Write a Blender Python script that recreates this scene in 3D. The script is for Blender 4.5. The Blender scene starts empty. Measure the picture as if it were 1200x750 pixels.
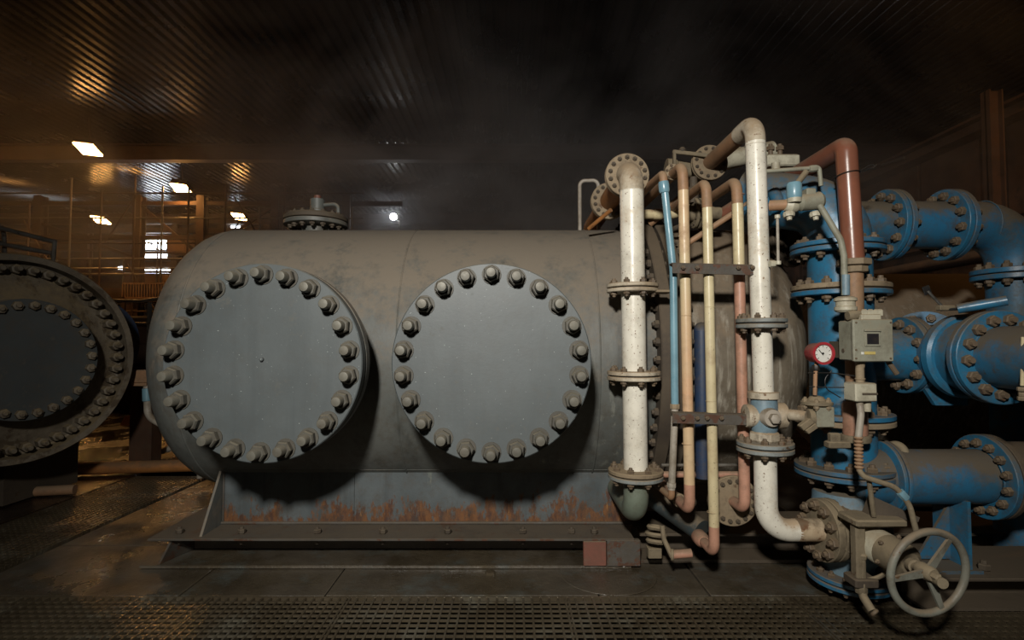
import bpy, math, random
from mathutils import Vector, Matrix, Quaternion
random.seed(7)
C = bpy.context.scene.collection
scn = bpy.context.scene
V = Vector
PI = math.pi

# ------------------------------------------------------------------ camera
F = 640.0
PITCH = math.atan(25 / F)
cam_d = bpy.data.cameras.new('camera'); cam = bpy.data.objects.new('camera', cam_d); C.objects.link(cam)
cam_d.sensor_width = 36; cam_d.lens = F / 1200 * 36; cam_d.clip_end = 200
cam.location = (0, 0, 1.6); cam.rotation_euler = (PI / 2 + PITCH, 0, 0)
scn.camera = cam
CP, SP = math.cos(PITCH), math.sin(PITCH)
def at(px, py, Y):
    """the point of the place that stands Y metres deep behind pixel px, py"""
    a, b = (px - 600) / F, (375 - py) / F
    dy, dz = CP - b * SP, SP + b * CP
    return V((a * Y / dy, Y, 1.6 + dz * Y / dy))
def zat(py, Y): return at(600, py, Y).z

# ------------------------------------------------------------------ world, lights, exposure
w = bpy.data.worlds.new('world'); scn.world = w; w.use_nodes = True
w.node_tree.nodes['Background'].inputs[0].default_value = (0.020, 0.018, 0.017, 1)
w.node_tree.nodes['Background'].inputs[1].default_value = 0.22
scn.view_settings.view_transform = 'Standard'; scn.view_settings.look = 'None'
scn.view_settings.gamma = 1; scn.view_settings.exposure = 0.12
scn.view_settings.use_curve_mapping = False
def lamp(name, kind, loc, target, energy, color, **kw):
    d = bpy.data.lights.new(name, kind); d.energy = energy; d.color = color
    for k, v in kw.items(): setattr(d, k, v)
    o = bpy.data.objects.new(name, d); C.objects.link(o); o.location = loc
    if target is not None:
        o.rotation_euler = (V(target) - V(loc)).to_track_quat('-Z', 'Y').to_euler()
    return o
# photographer's work light on a stand just above the camera
lamp('work_light', 'SPOT', (-0.5, -1.3, 3.3), (0.1, 3.6, 1.8), 1130, (1.0, 0.955, 0.88),
     spot_size=math.radians(100), spot_blend=1.0, shadow_soft_size=0.16)

# ------------------------------------------------------------------ materials
def L(r, g, b):
    f = lambda c: (c / 255 / 12.92) if c / 255 <= .04045 else ((c / 255 + .055) / 1.055) ** 2.4
    return (f(r), f(g), f(b), 1)
class NT:
    def __init__(s, name):
        s.m = bpy.data.materials.new(name); s.m.use_nodes = True
        s.n = s.m.node_tree.nodes; s.l = s.m.node_tree.links
        s.b = s.n['Principled BSDF']; s.out = s.n['Material Output']
        s.pos = s.n.new('ShaderNodeNewGeometry')
    def link(s, a, b): s.l.new(a, b)
    def noise(s, scale, detail=4, rough=.6, sc=None, dist=0.0):
        n = s.n.new('ShaderNodeTexNoise'); n.inputs['Scale'].default_value = scale
        n.inputs['Detail'].default_value = detail; n.inputs['Roughness'].default_value = rough
        n.inputs['Distortion'].default_value = dist
        if sc:
            mp = s.n.new('ShaderNodeMapping'); mp.inputs['Scale'].default_value = sc
            s.link(s.pos.outputs['Position'], mp.inputs['Vector']); s.link(mp.outputs[0], n.inputs['Vector'])
        else: s.link(s.pos.outputs['Position'], n.inputs['Vector'])
        return n.outputs['Fac']
    def rng(s, v, a, b, c=0., d=1., clamp=True):
        n = s.n.new('ShaderNodeMapRange'); n.clamp = clamp
        for i, x in enumerate((a, b, c, d)): n.inputs[i + 1].default_value = x
        s.link(v, n.inputs[0]); return n.outputs[0]
    def math(s, op, a, b):
        n = s.n.new('ShaderNodeMath'); n.operation = op; n.use_clamp = False
        for i, x in enumerate((a, b)):
            if isinstance(x, (int, float)): n.inputs[i].default_value = x
            else: s.link(x, n.inputs[i])
        return n.outputs[0]
    def mix(s, f, a, b):
        n = s.n.new('ShaderNodeMix'); n.data_type = 'RGBA'
        if isinstance(f, (int, float)): n.inputs[0].default_value = f
        else: s.link(f, n.inputs[0])
        for k, x in ((6, a), (7, b)):
            if isinstance(x, tuple): n.inputs[k].default_value = x
            else: s.link(x, n.inputs[k])
        return n.outputs[2]
    def bump(s, h, strength, dist=.01):
        n = s.n.new('ShaderNodeBump'); n.inputs['Strength'].default_value = strength
        n.inputs['Distance'].default_value = dist
        s.link(h, n.inputs['Height']); s.link(n.outputs[0], s.b.inputs['Normal'])
def paint(name, col, col2=None, dust=None, dust_amt=0.0, rust=0.0, rust_scale=14, rust_col=None,
          streak=0.0, streak_col=None, rough=.5, metal=0.0, bump=.15, zrust=None, var=2.5, speck=0.0, speck_col=None, grime=.55, sscale=7, pale=0.0):
    t = NT(name)
    col2 = col2 or tuple(c * .72 for c in col[:3]) + (1,)
    c = t.mix(t.rng(t.noise(var, 6), .35, .68), col, col2)
    if streak:
        st = t.rng(t.noise(sscale, 6, .65, (1, 1, .07)), .50, .68, 0, streak)
        c = t.mix(st, c, streak_col or tuple(x * .45 for x in col[:3]) + (1,))
    if pale:
        pm = t.math('MULTIPLY', t.rng(t.noise(15, 6, .7, (1, 1, .10)), .56, .66, 0, pale), t.rng(t.noise(1.7, 3), .48, .62))
        c = t.mix(pm, c, L(140, 142, 132))
    rc = rust_col or L(98, 60, 34)
    rc2 = tuple(x * .45 for x in rc[:3]) + (1,)
    rr = rough
    if rust:
        rm = t.rng(t.noise(rust_scale, 8, .68), .74 - rust, .78 - rust)
        rcol = t.mix(t.noise(rust_scale * 3, 4), rc, rc2)
        c = t.mix(rm, c, rcol)
    if speck:
        sm = t.rng(t.noise(70, 3, .55), .72 - speck, .745 - speck)
        c = t.mix(sm, c, speck_col or L(70, 48, 30))
    if zrust:
        sep = t.n.new('ShaderNodeSeparateXYZ'); t.link(t.pos.outputs['Position'], sep.inputs[0])
        zz = t.rng(sep.outputs[2], zrust[0], zrust[1], 1, 0, False)
        v1 = t.math('ADD', t.math('MULTIPLY', t.math('SUBTRACT', t.noise(3, 5, .6), .5), 2.2), t.math('MULTIPLY', t.math('SUBTRACT', t.noise(17, 9, .75, (1, 1, .38)), .5), 3.2))
        m = t.rng(t.math('ADD', zz, v1), .42, .66)
        rcol = t.mix(t.rng(t.noise(22, 7, .72, (1, 1, .4)), .40, .62), L(116, 76, 42), L(74, 50, 40))
        rcol = t.mix(t.rng(t.noise(11, 7, .75, (1, 1, .6)), .52, .66), rcol, L(64, 56, 50))
        rcol = t.mix(t.rng(t.noise(30, 6, .75, (1, 1, .25)), .60, .68), rcol, L(158, 112, 56))
        c = t.mix(m, c, rcol)
        # pale chalky run marks
        pm = t.rng(t.noise(6, 6, .7, (1.2, 1, .22)), .63, .70, 0, .55)
        c = t.mix(pm, c, L(134, 138, 124))
    gm = t.rng(t.noise(9, 9, .78), .47, .70, 0, grime)
    c = t.mix(gm, c, tuple(x * .42 for x in L(112, 96, 76)[:3]) + (1,))
    if dust_amt:
        sn = t.n.new('ShaderNodeSeparateXYZ'); t.link(t.pos.outputs['Normal'], sn.inputs[0])
        up = t.rng(sn.outputs[2], -.35, .75)
        dn = t.math('ADD', t.math('MULTIPLY', up, 1.1), t.math('MULTIPLY', t.math('SUBTRACT', t.noise(5, 7, .7), .5), 2.2))
        dm = t.rng(t.math('ADD', dn, t.math('MULTIPLY', t.math('SUBTRACT', t.noise(26, 6, .75), .5), 1.1)), .62 - dust_amt * .6, 1.3 - dust_amt * .6, 0, .92)
        c = t.mix(dm, c, dust or L(96, 84, 66))
        rg = t.rng(dm, 0, 1, rough, .85); t.link(rg, t.b.inputs['Roughness'])
    else:
        rg = t.rng(t.noise(11, 4), .3, .7, max(.05, rough - .14), min(1, rough + .14)); t.link(rg, t.b.inputs['Roughness'])
    t.link(c, t.b.inputs['Base Color'])
    t.b.inputs['Metallic'].default_value = metal
    if bump: t.bump(t.noise(38, 5, .65), bump, .006)
    return t.m
DUST = L(112, 98, 78)
M = {}
M['tank'] = paint('grey_tank_paint', L(98, 100, 96), L(84, 87, 84), L(122, 112, 98), .46, .02, 5, L(92, 74, 56), .55, L(58, 60, 58), .5, 0, .14, pale=.55, sscale=10)
M['cover'] = paint('blue_grey_cover_paint', L(86, 92, 93), L(76, 82, 83), L(96, 92, 82), .06, .012, 6, L(86, 72, 58), .35, L(68, 74, 76), .5, 0, .08, speck=.03, speck_col=L(150, 158, 156), grime=.15)
M['stud'] = paint('dusty_stud_steel', L(106, 104, 94), L(82, 80, 72), L(112, 106, 92), .3, .06, 22, L(92, 70, 48), rough=.5, metal=.2)
M['nut'] = paint('dusty_nut_with_shade', L(82, 80, 72), L(62, 60, 54), L(100, 94, 80), .3, .06, 22, L(80, 62, 44), rough=.6)  # nut colour darkened to carry the shadow around and below the nuts
M['navy'] = paint('navy_flange_paint', L(34, 56, 88), L(40, 52, 70), L(84, 76, 64), .3, .08, 8, rough=.5)
M['saddle'] = paint('rusting_saddle_paint', L(92, 99, 101), L(74, 81, 83), streak=.6, rough=.55, zrust=(.20, .46))
M['beam'] = paint('dirty_beam_steel', L(84, 80, 74), L(58, 54, 48), L(92, 82, 68), .25, .2, 8, L(92, 58, 40), rough=.6, bump=.4, grime=.8)
M['streaky'] = paint('streaked_shell_paint', L(120, 110, 94), L(94, 86, 74), L(124, 108, 88), .4, .06, 5, L(92, 66, 46), .8, L(168, 162, 148), .55, 0, .2, sscale=24)
M['white'] = paint('white_pipe_paint', L(226, 222, 208), L(206, 200, 184), L(176, 152, 122), .22, .035, 9, L(150, 100, 60), rough=.32, bump=.08, speck=.062, speck_col=L(104, 72, 44), grime=.3)
M['whitedust'] = paint('dusty_white_flange_paint', L(196, 186, 166), L(150, 136, 114), L(150, 130, 104), .5, .14, 16, L(122, 88, 58), rough=.6, grime=.8)
M['greyflange'] = paint('grey_flange_paint', L(134, 142, 142), L(110, 112, 106), L(130, 116, 96), .55, .1, 18, L(100, 72, 50), rough=.55, grime=.8)
M['brownflange'] = paint('brown_dusty_flange', L(142, 126, 102), L(112, 98, 78), L(140, 122, 96), .5, .12, 16, L(104, 76, 52), rough=.75, grime=.8)
M['cream'] = paint('cream_pipe_paint', L(206, 194, 158), L(184, 168, 130), L(150, 126, 98), .3, .06, 12, L(150, 100, 70), rough=.34, bump=.08, speck=.03, grime=.2)
M['peach'] = paint('peach_pipe_paint', L(204, 158, 122), L(196, 178, 142), L(150, 120, 92), .3, .04, 9, L(150, 96, 64), rough=.36, bump=.08, var=1.3, grime=.2)
M['pink'] = paint('pink_pipe_primer', L(184, 138, 116), L(164, 122, 100), L(136, 112, 90), .3, .06, 12, L(118, 78, 60), rough=.45, bump=.08)
M['skyblue'] = paint('sky_blue_pipe_paint', L(118, 156, 170), L(98, 134, 148), None, 0, .05, 20, L(132, 120, 96), rough=.36, bump=.06, grime=.2)
M['dullpipe'] = paint('dull_lilac_pipe', L(168, 160, 148), L(142, 134, 120), DUST, .3, .1, 16, rough=.5)
M['orange'] = paint('rust_orange_pipe', L(168, 112, 58), L(138, 90, 48), L(120, 92, 64), .3, .1, 12, L(96, 60, 34), rough=.6)
M['tan'] = paint('tan_dusty_pipe', L(160, 122, 90), L(132, 102, 76), L(142, 118, 92), .45, .08, 12, rough=.6)
M['redbrown'] = paint('red_brown_primer', L(132, 82, 63), L(112, 72, 56), L(128, 100, 80), .18, .04, 12, L(150, 110, 84), rough=.28, bump=.06, grime=.2)
M['blue'] = paint('blue_pipe_paint', L(40, 110, 146), L(42, 92, 118), L(98, 88, 72), .34, .03, 7, L(92, 76, 58), .25, L(60, 84, 100), .34, 0, .1, grime=.8)
M['blueflange'] = paint('blue_flange_paint', L(40, 108, 146), L(44, 90, 114), L(104, 92, 76), .42, .06, 9, L(110, 84, 62), rough=.4, grime=.8)
M['bluedust'] = paint('blue_paint_under_dust', L(38, 104, 142), L(50, 84, 100), L(94, 82, 64), .72, .12, 4, L(88, 76, 58), rough=.5, grime=.8)
M['paleblue'] = paint('pale_blue_valve_paint', L(118, 140, 150), L(92, 118, 134), L(124, 110, 90), .3, .1, 10, L(104, 84, 64), rough=.5)
M['dirt'] = paint('dirt_caked_metal', L(128, 116, 94), L(98, 88, 70), L(132, 118, 94), .4, .1, 14, L(96, 70, 48), rough=.8, bump=.35, grime=.8)
M['darkdirt'] = paint('dark_dirty_metal', L(84, 74, 60), L(58, 50, 42), L(92, 80, 64), .4, .1, 12, L(80, 56, 38), rough=.75, bump=.3)
M['boltrust'] = paint('rusty_bolt_steel', L(108, 92, 72), L(78, 66, 54), L(112, 96, 74), .3, .14, 30, L(108, 74, 48), rough=.65, grime=.8)
M['gasket'] = paint('black_gasket', L(20, 19, 18), rough=.7, bump=0)
M['box'] = paint('grey_green_box_paint', L(142, 142, 126), L(122, 120, 104), L(138, 126, 104), .3, .04, 12, rough=.6)
M['pale'] = paint('pale_cast_fitting', L(190, 186, 166), L(160, 154, 134), L(148, 134, 110), .3, .05, 18, rough=.5)
M['red'] = paint('red_gauge_enamel', L(164, 42, 52), L(130, 44, 48), L(132, 90, 76), .2, .04, 20, rough=.4)
M['dial'] = paint('white_dial', L(214, 214, 206), L(196, 196, 188), rough=.4, bump=0, grime=.2)
M['black'] = paint('black_rubber', L(24, 23, 22), rough=.5, bump=0)
M['redlead'] = paint('red_lead_collar', L(122, 76, 62), L(88, 60, 50), DUST, .3, rough=.6)
M['wheel'] = paint('worn_handwheel_paint', L(122, 124, 114), L(98, 92, 80), L(122, 108, 88), .35, .12, 16, L(112, 84, 60), rough=.38, bump=.25, grime=.8)
M['chrome'] = paint('bare_steel', L(150, 148, 142), L(120, 118, 112), rough=.3, metal=.8, bump=.05)
M['yellow'] = paint('yellow_nameplate', L(206, 186, 110), L(180, 160, 96), rough=.5, bump=0)
M['lensdark'] = paint('dark_glass_window', L(44, 42, 44), L(30, 30, 32), rough=.15, bump=0)
M['vessel'] = paint('dim_grey_vessel', L(116, 106, 90), L(82, 74, 62), L(128, 112, 84), .4, .2, 4, L(88, 74, 56), .4, rough=.65, grime=.85, bump=.3)
M['vesselface'] = paint('dim_blue_grey_plate', L(64, 68, 68), L(54, 58, 58), DUST, .08, rough=.5, bump=.08)
M['brownsteel'] = paint('brown_building_steel', L(80, 54, 36), L(58, 40, 28), L(62, 48, 36), .25, .1, 3, L(70, 46, 30), .4, rough=.65)
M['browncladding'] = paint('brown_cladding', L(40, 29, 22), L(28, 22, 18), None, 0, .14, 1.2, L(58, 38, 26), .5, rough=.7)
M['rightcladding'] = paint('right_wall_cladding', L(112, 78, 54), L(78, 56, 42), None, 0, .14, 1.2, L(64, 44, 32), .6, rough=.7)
M['rail'] = paint('galvanised_rail', L(132, 128, 120), L(104, 98, 88), None, 0, .08, 8, rough=.4, metal=.5, bump=.05)
M['amber'] = paint('amber_plastic', L(226, 138, 40), L(190, 110, 30), rough=.5, bump=0)

def ceiling_mat():
    t = NT('ceiling_corrugated_steel')
    c = t.mix(t.rng(t.noise(.5, 6, .65), .4, .65), L(46, 38, 33), L(32, 27, 25))
    t.link(c, t.b.inputs['Base Color']); t.b.inputs['Metallic'].default_value = .35
    t.link(t.rng(t.noise(.9, 5), .35, .65, .17, .30), t.b.inputs['Roughness'])
    t.bump(t.noise(5, 3), .10, .02)
    return t.m
M['ceiling'] = ceiling_mat()
def wet(name, c1, c2, c3, lo=.05, hi=.55, bscale=14, bstr=.5, wetlim=(.44, .58), met=0.0):
    t = NT(name)
    c = t.mix(t.rng(t.noise(1.4, 8, .68), .36, .62), c1, c2)
    c = t.mix(t.rng(t.noise(2.7, 7, .7), .52, .66), c, c3)
    t.link(c, t.b.inputs['Base Color'])
    wm = t.rng(t.noise(1.1, 6, .66, (1, .7, 1)), wetlim[0], wetlim[1], lo, hi)
    t.link(wm, t.b.inputs['Roughness'])
    t.b.inputs['IOR'].default_value = 1.9; t.b.inputs['Metallic'].default_value = met
    h = t.math('ADD', t.noise(bscale, 6, .62), t.math('MULTIPLY', t.noise(75, 3), .5))
    t.bump(h, bstr, .012)
    return t.m
M['floor'] = wet('wet_muddy_steel', L(84, 75, 60), L(60, 52, 40), L(78, 80, 74), .05, .55, 24, .5, (.38, .54))
M['floorfar'] = wet('wet_rusty_floor', L(60, 42, 28), L(42, 31, 22), L(56, 46, 36), .03, .4, 18, .45, (.40, .58))
M['grate'] = wet('wet_grating_steel', L(116, 104, 84), L(86, 76, 60), L(128, 122, 106), .12, .42, 24, .25, (.42, .66), .5)
M['pit'] = paint('dark_pit', L(26, 23, 20), L(18, 16, 14), rough=.8, bump=0)
def emit(name, col, strength):
    m = bpy.data.materials.new(name); m.use_nodes = True
    b = m.node_tree.nodes['Principled BSDF']
    b.inputs['Base Color'].default_value = (.8, .8, .8, 1)
    b.inputs['Emission Color'].default_value = col; b.inputs['Emission Strength'].default_value = strength
    return m
M['lampglow'] = emit('sodium_lamp_glow', (1, .47, .13, 1), 95)
M['lampwhite'] = emit('white_lamp_glow', (.9, .95, 1, 1), 140)
M['daylight'] = emit('daylight_pane', (.82, .92, 1, 1), 16.0)

# ------------------------------------------------------------------ mesh builder
def frame(axis):
    a = V(axis).normalized()
    u = a.cross(V((0, 0, 1)))
    if u.length < 1e-3: u = V((1, 0, 0))
    u.normalize(); v = a.cross(u).normalized()
    return a, u, v
class MB:
    def __init__(s): s.v = []; s.f = []
    def ring(s, c, u, v, r, n, ph=0):
        b = len(s.v)
        for i in range(n):
            t = 2 * PI * i / n + ph
            s.v.append(c + u * (r * math.cos(t)) + v * (r * math.sin(t)))
        return b
    def skin(s, a, b, n):
        for i in range(n):
            j = (i + 1) % n
            s.f.append((a + i, a + j, b + j, b + i))
    def lathe(s, prof, origin, axis, n=32, ph=0, closed=False):
        """prof: list of (distance along axis, radius); closed joins last ring to first"""
        a, u, v = frame(axis); o = V(origin); R = []
        for t, r in prof: R.append(s.ring(o + a * t, u, v, max(r, 1e-4), n, ph))
        for k in range(len(R) - 1): s.skin(R[k], R[k + 1], n)
        if closed: s.skin(R[-1], R[0], n)
        else:
            s.f.append(tuple(R[0] + i for i in reversed(range(n))))
            s.f.append(tuple(R[-1] + i for i in range(n)))
        return s
    def cyl(s, p0, p1, r, r1=None, n=20, ch=0):
        p0, p1 = V(p0), V(p1); d = (p1 - p0).length; r1 = r if r1 is None else r1
        if ch: return s.lathe([(0, r - ch), (ch, r), (d - ch, r1), (d, r1 - ch)], p0, p1 - p0, n)
        return s.lathe([(0, r), (d, r1)], p0, p1 - p0, n)
    def annulus(s, c, axis, ro, ri, t, n=40, ch=.004):
        return s.lathe([(0, ri), (0, ro - ch), (ch, ro), (t - ch, ro), (t, ro - ch), (t, ri)], c, axis, n, closed=True)
    def torus(s, c, axis, R, r, n=48, k=8):
        prof = [(r * math.sin(2 * PI * i / k), R + r * math.cos(2 * PI * i / k)) for i in range(k)]
        return s.lathe(prof, c, axis, n, closed=True)
    def box(s, lo, hi, ch=0):
        x0, y0, z0 = lo; x1, y1, z1 = hi
        return s.obox(V(((x0 + x1) / 2, (y0 + y1) / 2, (z0 + z1) / 2)), V(((x1 - x0) / 2, 0, 0)), V((0, (y1 - y0) / 2, 0)), V((0, 0, (z1 - z0) / 2)), ch)
    def obox(s, c, a, b, d, ch=0):
        c, a, b, d = V(c), V(a), V(b), V(d)
        if not ch:
            k = len(s.v)
            for sx in (-1, 1):
                for sy in (-1, 1):
                    for sz in (-1, 1): s.v.append(c + a * sx + b * sy + d * sz)
            for q in ((0, 1, 3, 2), (4, 6, 7, 5), (0, 4, 5, 1), (2, 3, 7, 6), (0, 2, 6, 4), (1, 5, 7, 3)): s.f.append(tuple(k + i for i in q))
            return s
        la, lb, ld = a.length, b.length, d.length
        A, B, D = a.normalized(), b.normalized(), d.normalized()
        ch = min(ch, la * .45, lb * .45, ld * .45)
        def rect(h, ra, rb):
            k = len(s.v); e = ch
            for x, y in ((-ra + e, -rb), (ra - e, -rb), (ra, -rb + e), (ra, rb - e), (ra - e, rb), (-ra + e, rb), (-ra, rb - e), (-ra, -rb + e)):
                s.v.append(c + A * x + B * y + D * h)
            return k
        R = [rect(-ld, la - ch, lb - ch), rect(-ld + ch, la, lb), rect(ld - ch, la, lb), rect(ld, la - ch, lb - ch)]
        for i in range(3): s.skin(R[i], R[i + 1], 8)
        s.f.append(tuple(R[0] + i for i in reversed(range(8)))); s.f.append(tuple(R[3] + i for i in range(8)))
        return s
    def bar(s, p0, p1, w, h, up=(0, 0, 1), ch=0):
        p0, p1 = V(p0), V(p1); d = (p1 - p0); a = d.normalized()
        u = a.cross(V(up))
        if u.length < 1e-3: u = a.cross(V((0, 1, 0)))
        u.normalize(); v = u.cross(a)
        return s.obox((p0 + p1) / 2, d / 2, u * (w / 2), v * (h / 2), ch)
    def prism(s, pts, ext):
        k = len(s.v); n = len(pts); e = V(ext)
        for p in pts: s.v.append(V(p))
        for p in pts: s.v.append(V(p) + e)
        s.f.append(tuple(k + i for i in reversed(range(n)))); s.f.append(tuple(k + n + i for i in range(n)))
        for i in range(n):
            j = (i + 1) % n; s.f.append((k + i, k + j, k + n + j, k + n + i))
        return s
    def tube(s, pts, r, bend=.1, n=18, steps=9, r1=None):
        P = [V(p) for p in pts]; path = [P[0]]
        for i in range(1, len(P) - 1):
            a, b, c = P[i - 1], P[i], P[i + 1]
            d0, d1 = (a - b).normalized(), (c - b).normalized()
            ang = d0.angle(d1)
            if ang > PI - .02: path.append(b); continue
            br = bend[i - 1] if isinstance(bend, (list, tuple)) else bend
            tl = min(br / math.tan(ang / 2), (a - b).length * .49 if i > 1 else (a - b).length * .95, (c - b).length * .49 if i < len(P) - 2 else (c - b).length * .95)
            R = tl * math.tan(ang / 2)
            cen = b + (d0 + d1).normalized() * (R / math.sin(ang / 2))
            s0, s1 = b + d0 * tl - cen, b + d1 * tl - cen
            tot = s0.angle(s1); ax = s0.cross(s1).normalized()
            for k in range(steps + 1):
                path.append(cen + Quaternion(ax, tot * k / steps) @ s0)
        path.append(P[-1])
        q = [path[0]]
        for p in path[1:]:
            if (p - q[-1]).length > 1e-5: q.append(p)
        path = q; a, u, v = frame(path[1] - path[0]); R = []; m = len(path)
        for i, p in enumerate(path):
            if i == 0: tg = path[1] - path[0]
            elif i == m - 1: tg = path[-1] - path[-2]
            else: tg = (path[i + 1] - p).normalized() + (p - path[i - 1]).normalized()
            tg.normalize()
            rot = a.rotation_difference(tg); u = rot @ u; v = rot @ v; a = tg
            R.append(s.ring(p, u, v, r if r1 is None else r + (r1 - r) * i / (m - 1), n))
        for i in range(m - 1): s.skin(R[i], R[i + 1], n)
        s.f.append(tuple(R[0] + i for i in reversed(range(n)))); s.f.append(tuple(R[-1] + i for i in range(n)))
        return s
    def mesh(s, name, mat, off=V((0, 0, 0)), smooth=True):
        me = bpy.data.meshes.new(name)
        me.from_pydata([tuple(p - off) for p in s.v], [], s.f)
        me.materials.append(mat)
        if smooth:
            me.polygons.foreach_set('use_smooth', [True] * len(me.polygons))
            me.set_sharp_from_angle(angle=math.radians(34))
        me.update(); return me
WL = {}
def build(name, mb, mat, parent=None, origin=None):
    """one mesh object; builder coordinates are world coordinates"""
    if origin is None:
        lo = V([min(p[i] for p in mb.v) for i in range(3)]); hi = V([max(p[i] for p in mb.v) for i in range(3)])
        origin = V(((lo.x + hi.x) / 2, (lo.y + hi.y) / 2, lo.z))
    origin = V(origin)
    o = bpy.data.objects.new(name, mb.mesh(name, M[mat] if isinstance(mat, str) else mat, origin)); C.objects.link(o)
    place(o, origin, parent); return o
def place(o, loc, parent=None, rot=None):
    loc = V(loc); WL[o.name] = loc
    if parent is not None:
        o.parent = parent; o.location = loc - WL[parent.name]
    else: o.location = loc
    if rot is not None: o.rotation_mode = 'QUATERNION'; o.rotation_quaternion = rot
def tag(o, label, cat, group=None):
    o['label'] = label; o['category'] = cat
    if group: o['group'] = group
    return o
def thing(name, label, cat, loc, group=None):
    o = bpy.data.objects.new(name, None); C.objects.link(o); o.empty_display_size = .1
    place(o, V(loc)); return tag(o, label, cat, group)
def struct(o): o['kind'] = 'structure'; return o
def inst(name, mesh, loc, parent, axis=None, spin=0):
    o = bpy.data.objects.new(name, mesh); C.objects.link(o)
    q = None
    if axis is not None: q = V((0, 0, 1)).rotation_difference(V(axis).normalized()) @ Quaternion((0, 0, 1), spin)
    place(o, loc, parent, q); return o
CACHE = {}
def bolt_mesh(b, T, mat='boltrust', tip=1.0):
    """stud along local z through a joint of thickness T, a hex nut on either side"""
    k = ('bolt', round(b, 4), round(T, 4), mat, tip)
    if k not in CACHE:
        m = MB(); h = 1.6 * b; z = V((0, 0, 1))
        for sg in (1, -1):
            o = V((0, 0, sg * T / 2))
            m.lathe([(-.002, 1.7 * b), (h * .8, 1.75 * b), (h, 1.5 * b)], o, z * sg, 6)
        m.lathe([(-T / 2 - h - tip * b, b * .85), (-T / 2 - h, b), (T / 2 + h, b), (T / 2 + h + tip * b, b * .85)], V((0, 0, 0)), z, 8)
        CACHE[k] = m.mesh('bolt', M[mat])
    return CACHE[k]
def bolts(parent, c, axis, R, n, b, T, mat='boltrust', ph=0.0, tip=1.0):
    a, u, v = frame(axis); me = bolt_mesh(b, T, mat, tip)
    for i in range(n):
        t = 2 * PI * i / n + ph
        inst('bolt', me, V(c) + u * (R * math.cos(t)) + v * (R * math.sin(t)), parent, a, random.uniform(0, 1.05))
def joint(th, c, axis, R, ri, t, n, b, m1, m2=None, ph=.2, bm='boltrust', gap=.008, bc=None, tip=1.0):
    """a pair of bolted flanges centred on c: two flange parts, a gasket, bolts under the first flange"""
    a = V(axis).normalized(); c = V(c); m2 = m2 or m1
    f1 = build('flange', MB().annulus(c + a * (gap / 2), a, R, ri, t), m1, th)
    build('flange', MB().annulus(c - a * (gap / 2 + t), a, R, ri, t), m2, th)
    build('gasket', MB().annulus(c - a * (gap / 2), a, R * .9, ri, gap, 32, .001), 'gasket', th)
    bolts(f1, c, a, bc or (R * .8), n, b, 2 * t + gap, bm, ph, tip)
    return f1
def single(th, c, axis, R, ri, t, n, b, m1, ph=.2, bm='boltrust', bc=None):
    f1 = build('flange', MB().annulus(V(c) - V(axis).normalized() * t / 2, axis, R, ri, t), m1, th)
    if n: bolts(f1, c, axis, bc or (R * .8), n, b, t, bm, ph)
    return f1
def pipe(th, name, pts, r, mat, bend=.1, n=20, r1=None): return build(name, MB().tube(pts, r, bend, n, 9, r1), mat, th)
def weld(th, c, axis, R, mat, r=.004): return build('weld_seam', MB().torus(c, axis, R, r, 40, 6), mat, th)

# ================================================================== the setting
# ceiling: corrugated deck, ribs running away from the camera
CZ = 8.0; CX0, CX1, CY0, CY1 = -30.0, 16.0, -4.0, 29.0
m = MB(); prof = []; x = CX0
while x < CX1:
    prof += [(x, 0), (x + .12, 0), (x + .15, .07), (x + .22, .07)]; x += .25
for yy in (CY0, CY1):
    for px_, h in prof: m.v.append(V((px_, yy, CZ + h)))
n = len(prof)
for i in range(n - 1): m.f.append((i, i + 1, n + i + 1, n + i))
ceil = struct(build('ceiling', m, 'ceiling', origin=(0, 12, CZ)))
ceil['label'] = 'dark corrugated steel roof deck'
for i, (yy, w_, h_) in enumerate(((17.6, .34, .5), (27.2, .3, .5), (8.2, .3, .42))):
    b = MB()
    b.box((CX0, yy - w_ / 2, CZ - .03), (CX1, yy + w_ / 2, CZ + .0)).box((CX0, yy - .02, CZ - h_), (CX1, yy + .02, CZ - .03)).box((CX0, yy - w_ / 2, CZ - h_ - .03), (CX1, yy + w_ / 2, CZ - h_))
    struct(build('trim_%d' % (i + 1), b, 'brownsteel'))

# floor: sub floor, deck plates one by one, grating panels
floor = struct(build('floor', MB().box((-30, -4, -.9), (16, 32, -.8)), 'pit'))
def plate(x0, x1, y0, y1, mat='floor', z=0.0):
    g = .006
    return build('deck_plate', MB().box((x0 + g, y0 + g, z - .03), (x1 - g, y1 - g, z), .004), mat, floor)
xs = [-3.55, -2.1, -1.18, .55, 1.25, 2.6, 4.2, 6.5]
for i in range(len(xs) - 1): plate(xs[i], xs[i + 1], 3.5, 4.6 if i % 2 else 4.35, 'floor', random.uniform(-.003, .003))
for i in range(len(xs) - 1): plate(xs[i], xs[i + 1], 4.6 if i % 2 else 4.35, 7.4)
for (x0, x1, y0, y1) in ((-7.5, -4.5, 3.5, 7.4), (-12, -7.5, 3.5, 9), (-9, -4.5, 7.4, 10.2), (-4.5, -1, 7.4, 10.2), (-1, 3, 7.4, 10.2), (3, 8, 7.4, 10.2),
                         (-16, -9, 9.0, 16), (-9, -3, 10.2, 16), (-3, 3, 10.2, 16), (3, 12, 10.2, 16), (-28, -16, 4, 16), (-28, -10, 16, 29), (-10, 0, 16, 29), (0, 15, 16, 29), (6.5, 15, 3.5, 7.4)):
    plate(x0, x1, y0, y1, 'floorfar')
build('deck_patch', MB().lathe([(0, .33), (.003, .327)], (.66, 3.83, .001), (0, 0, 1), 28), 'floor', floor)
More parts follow.
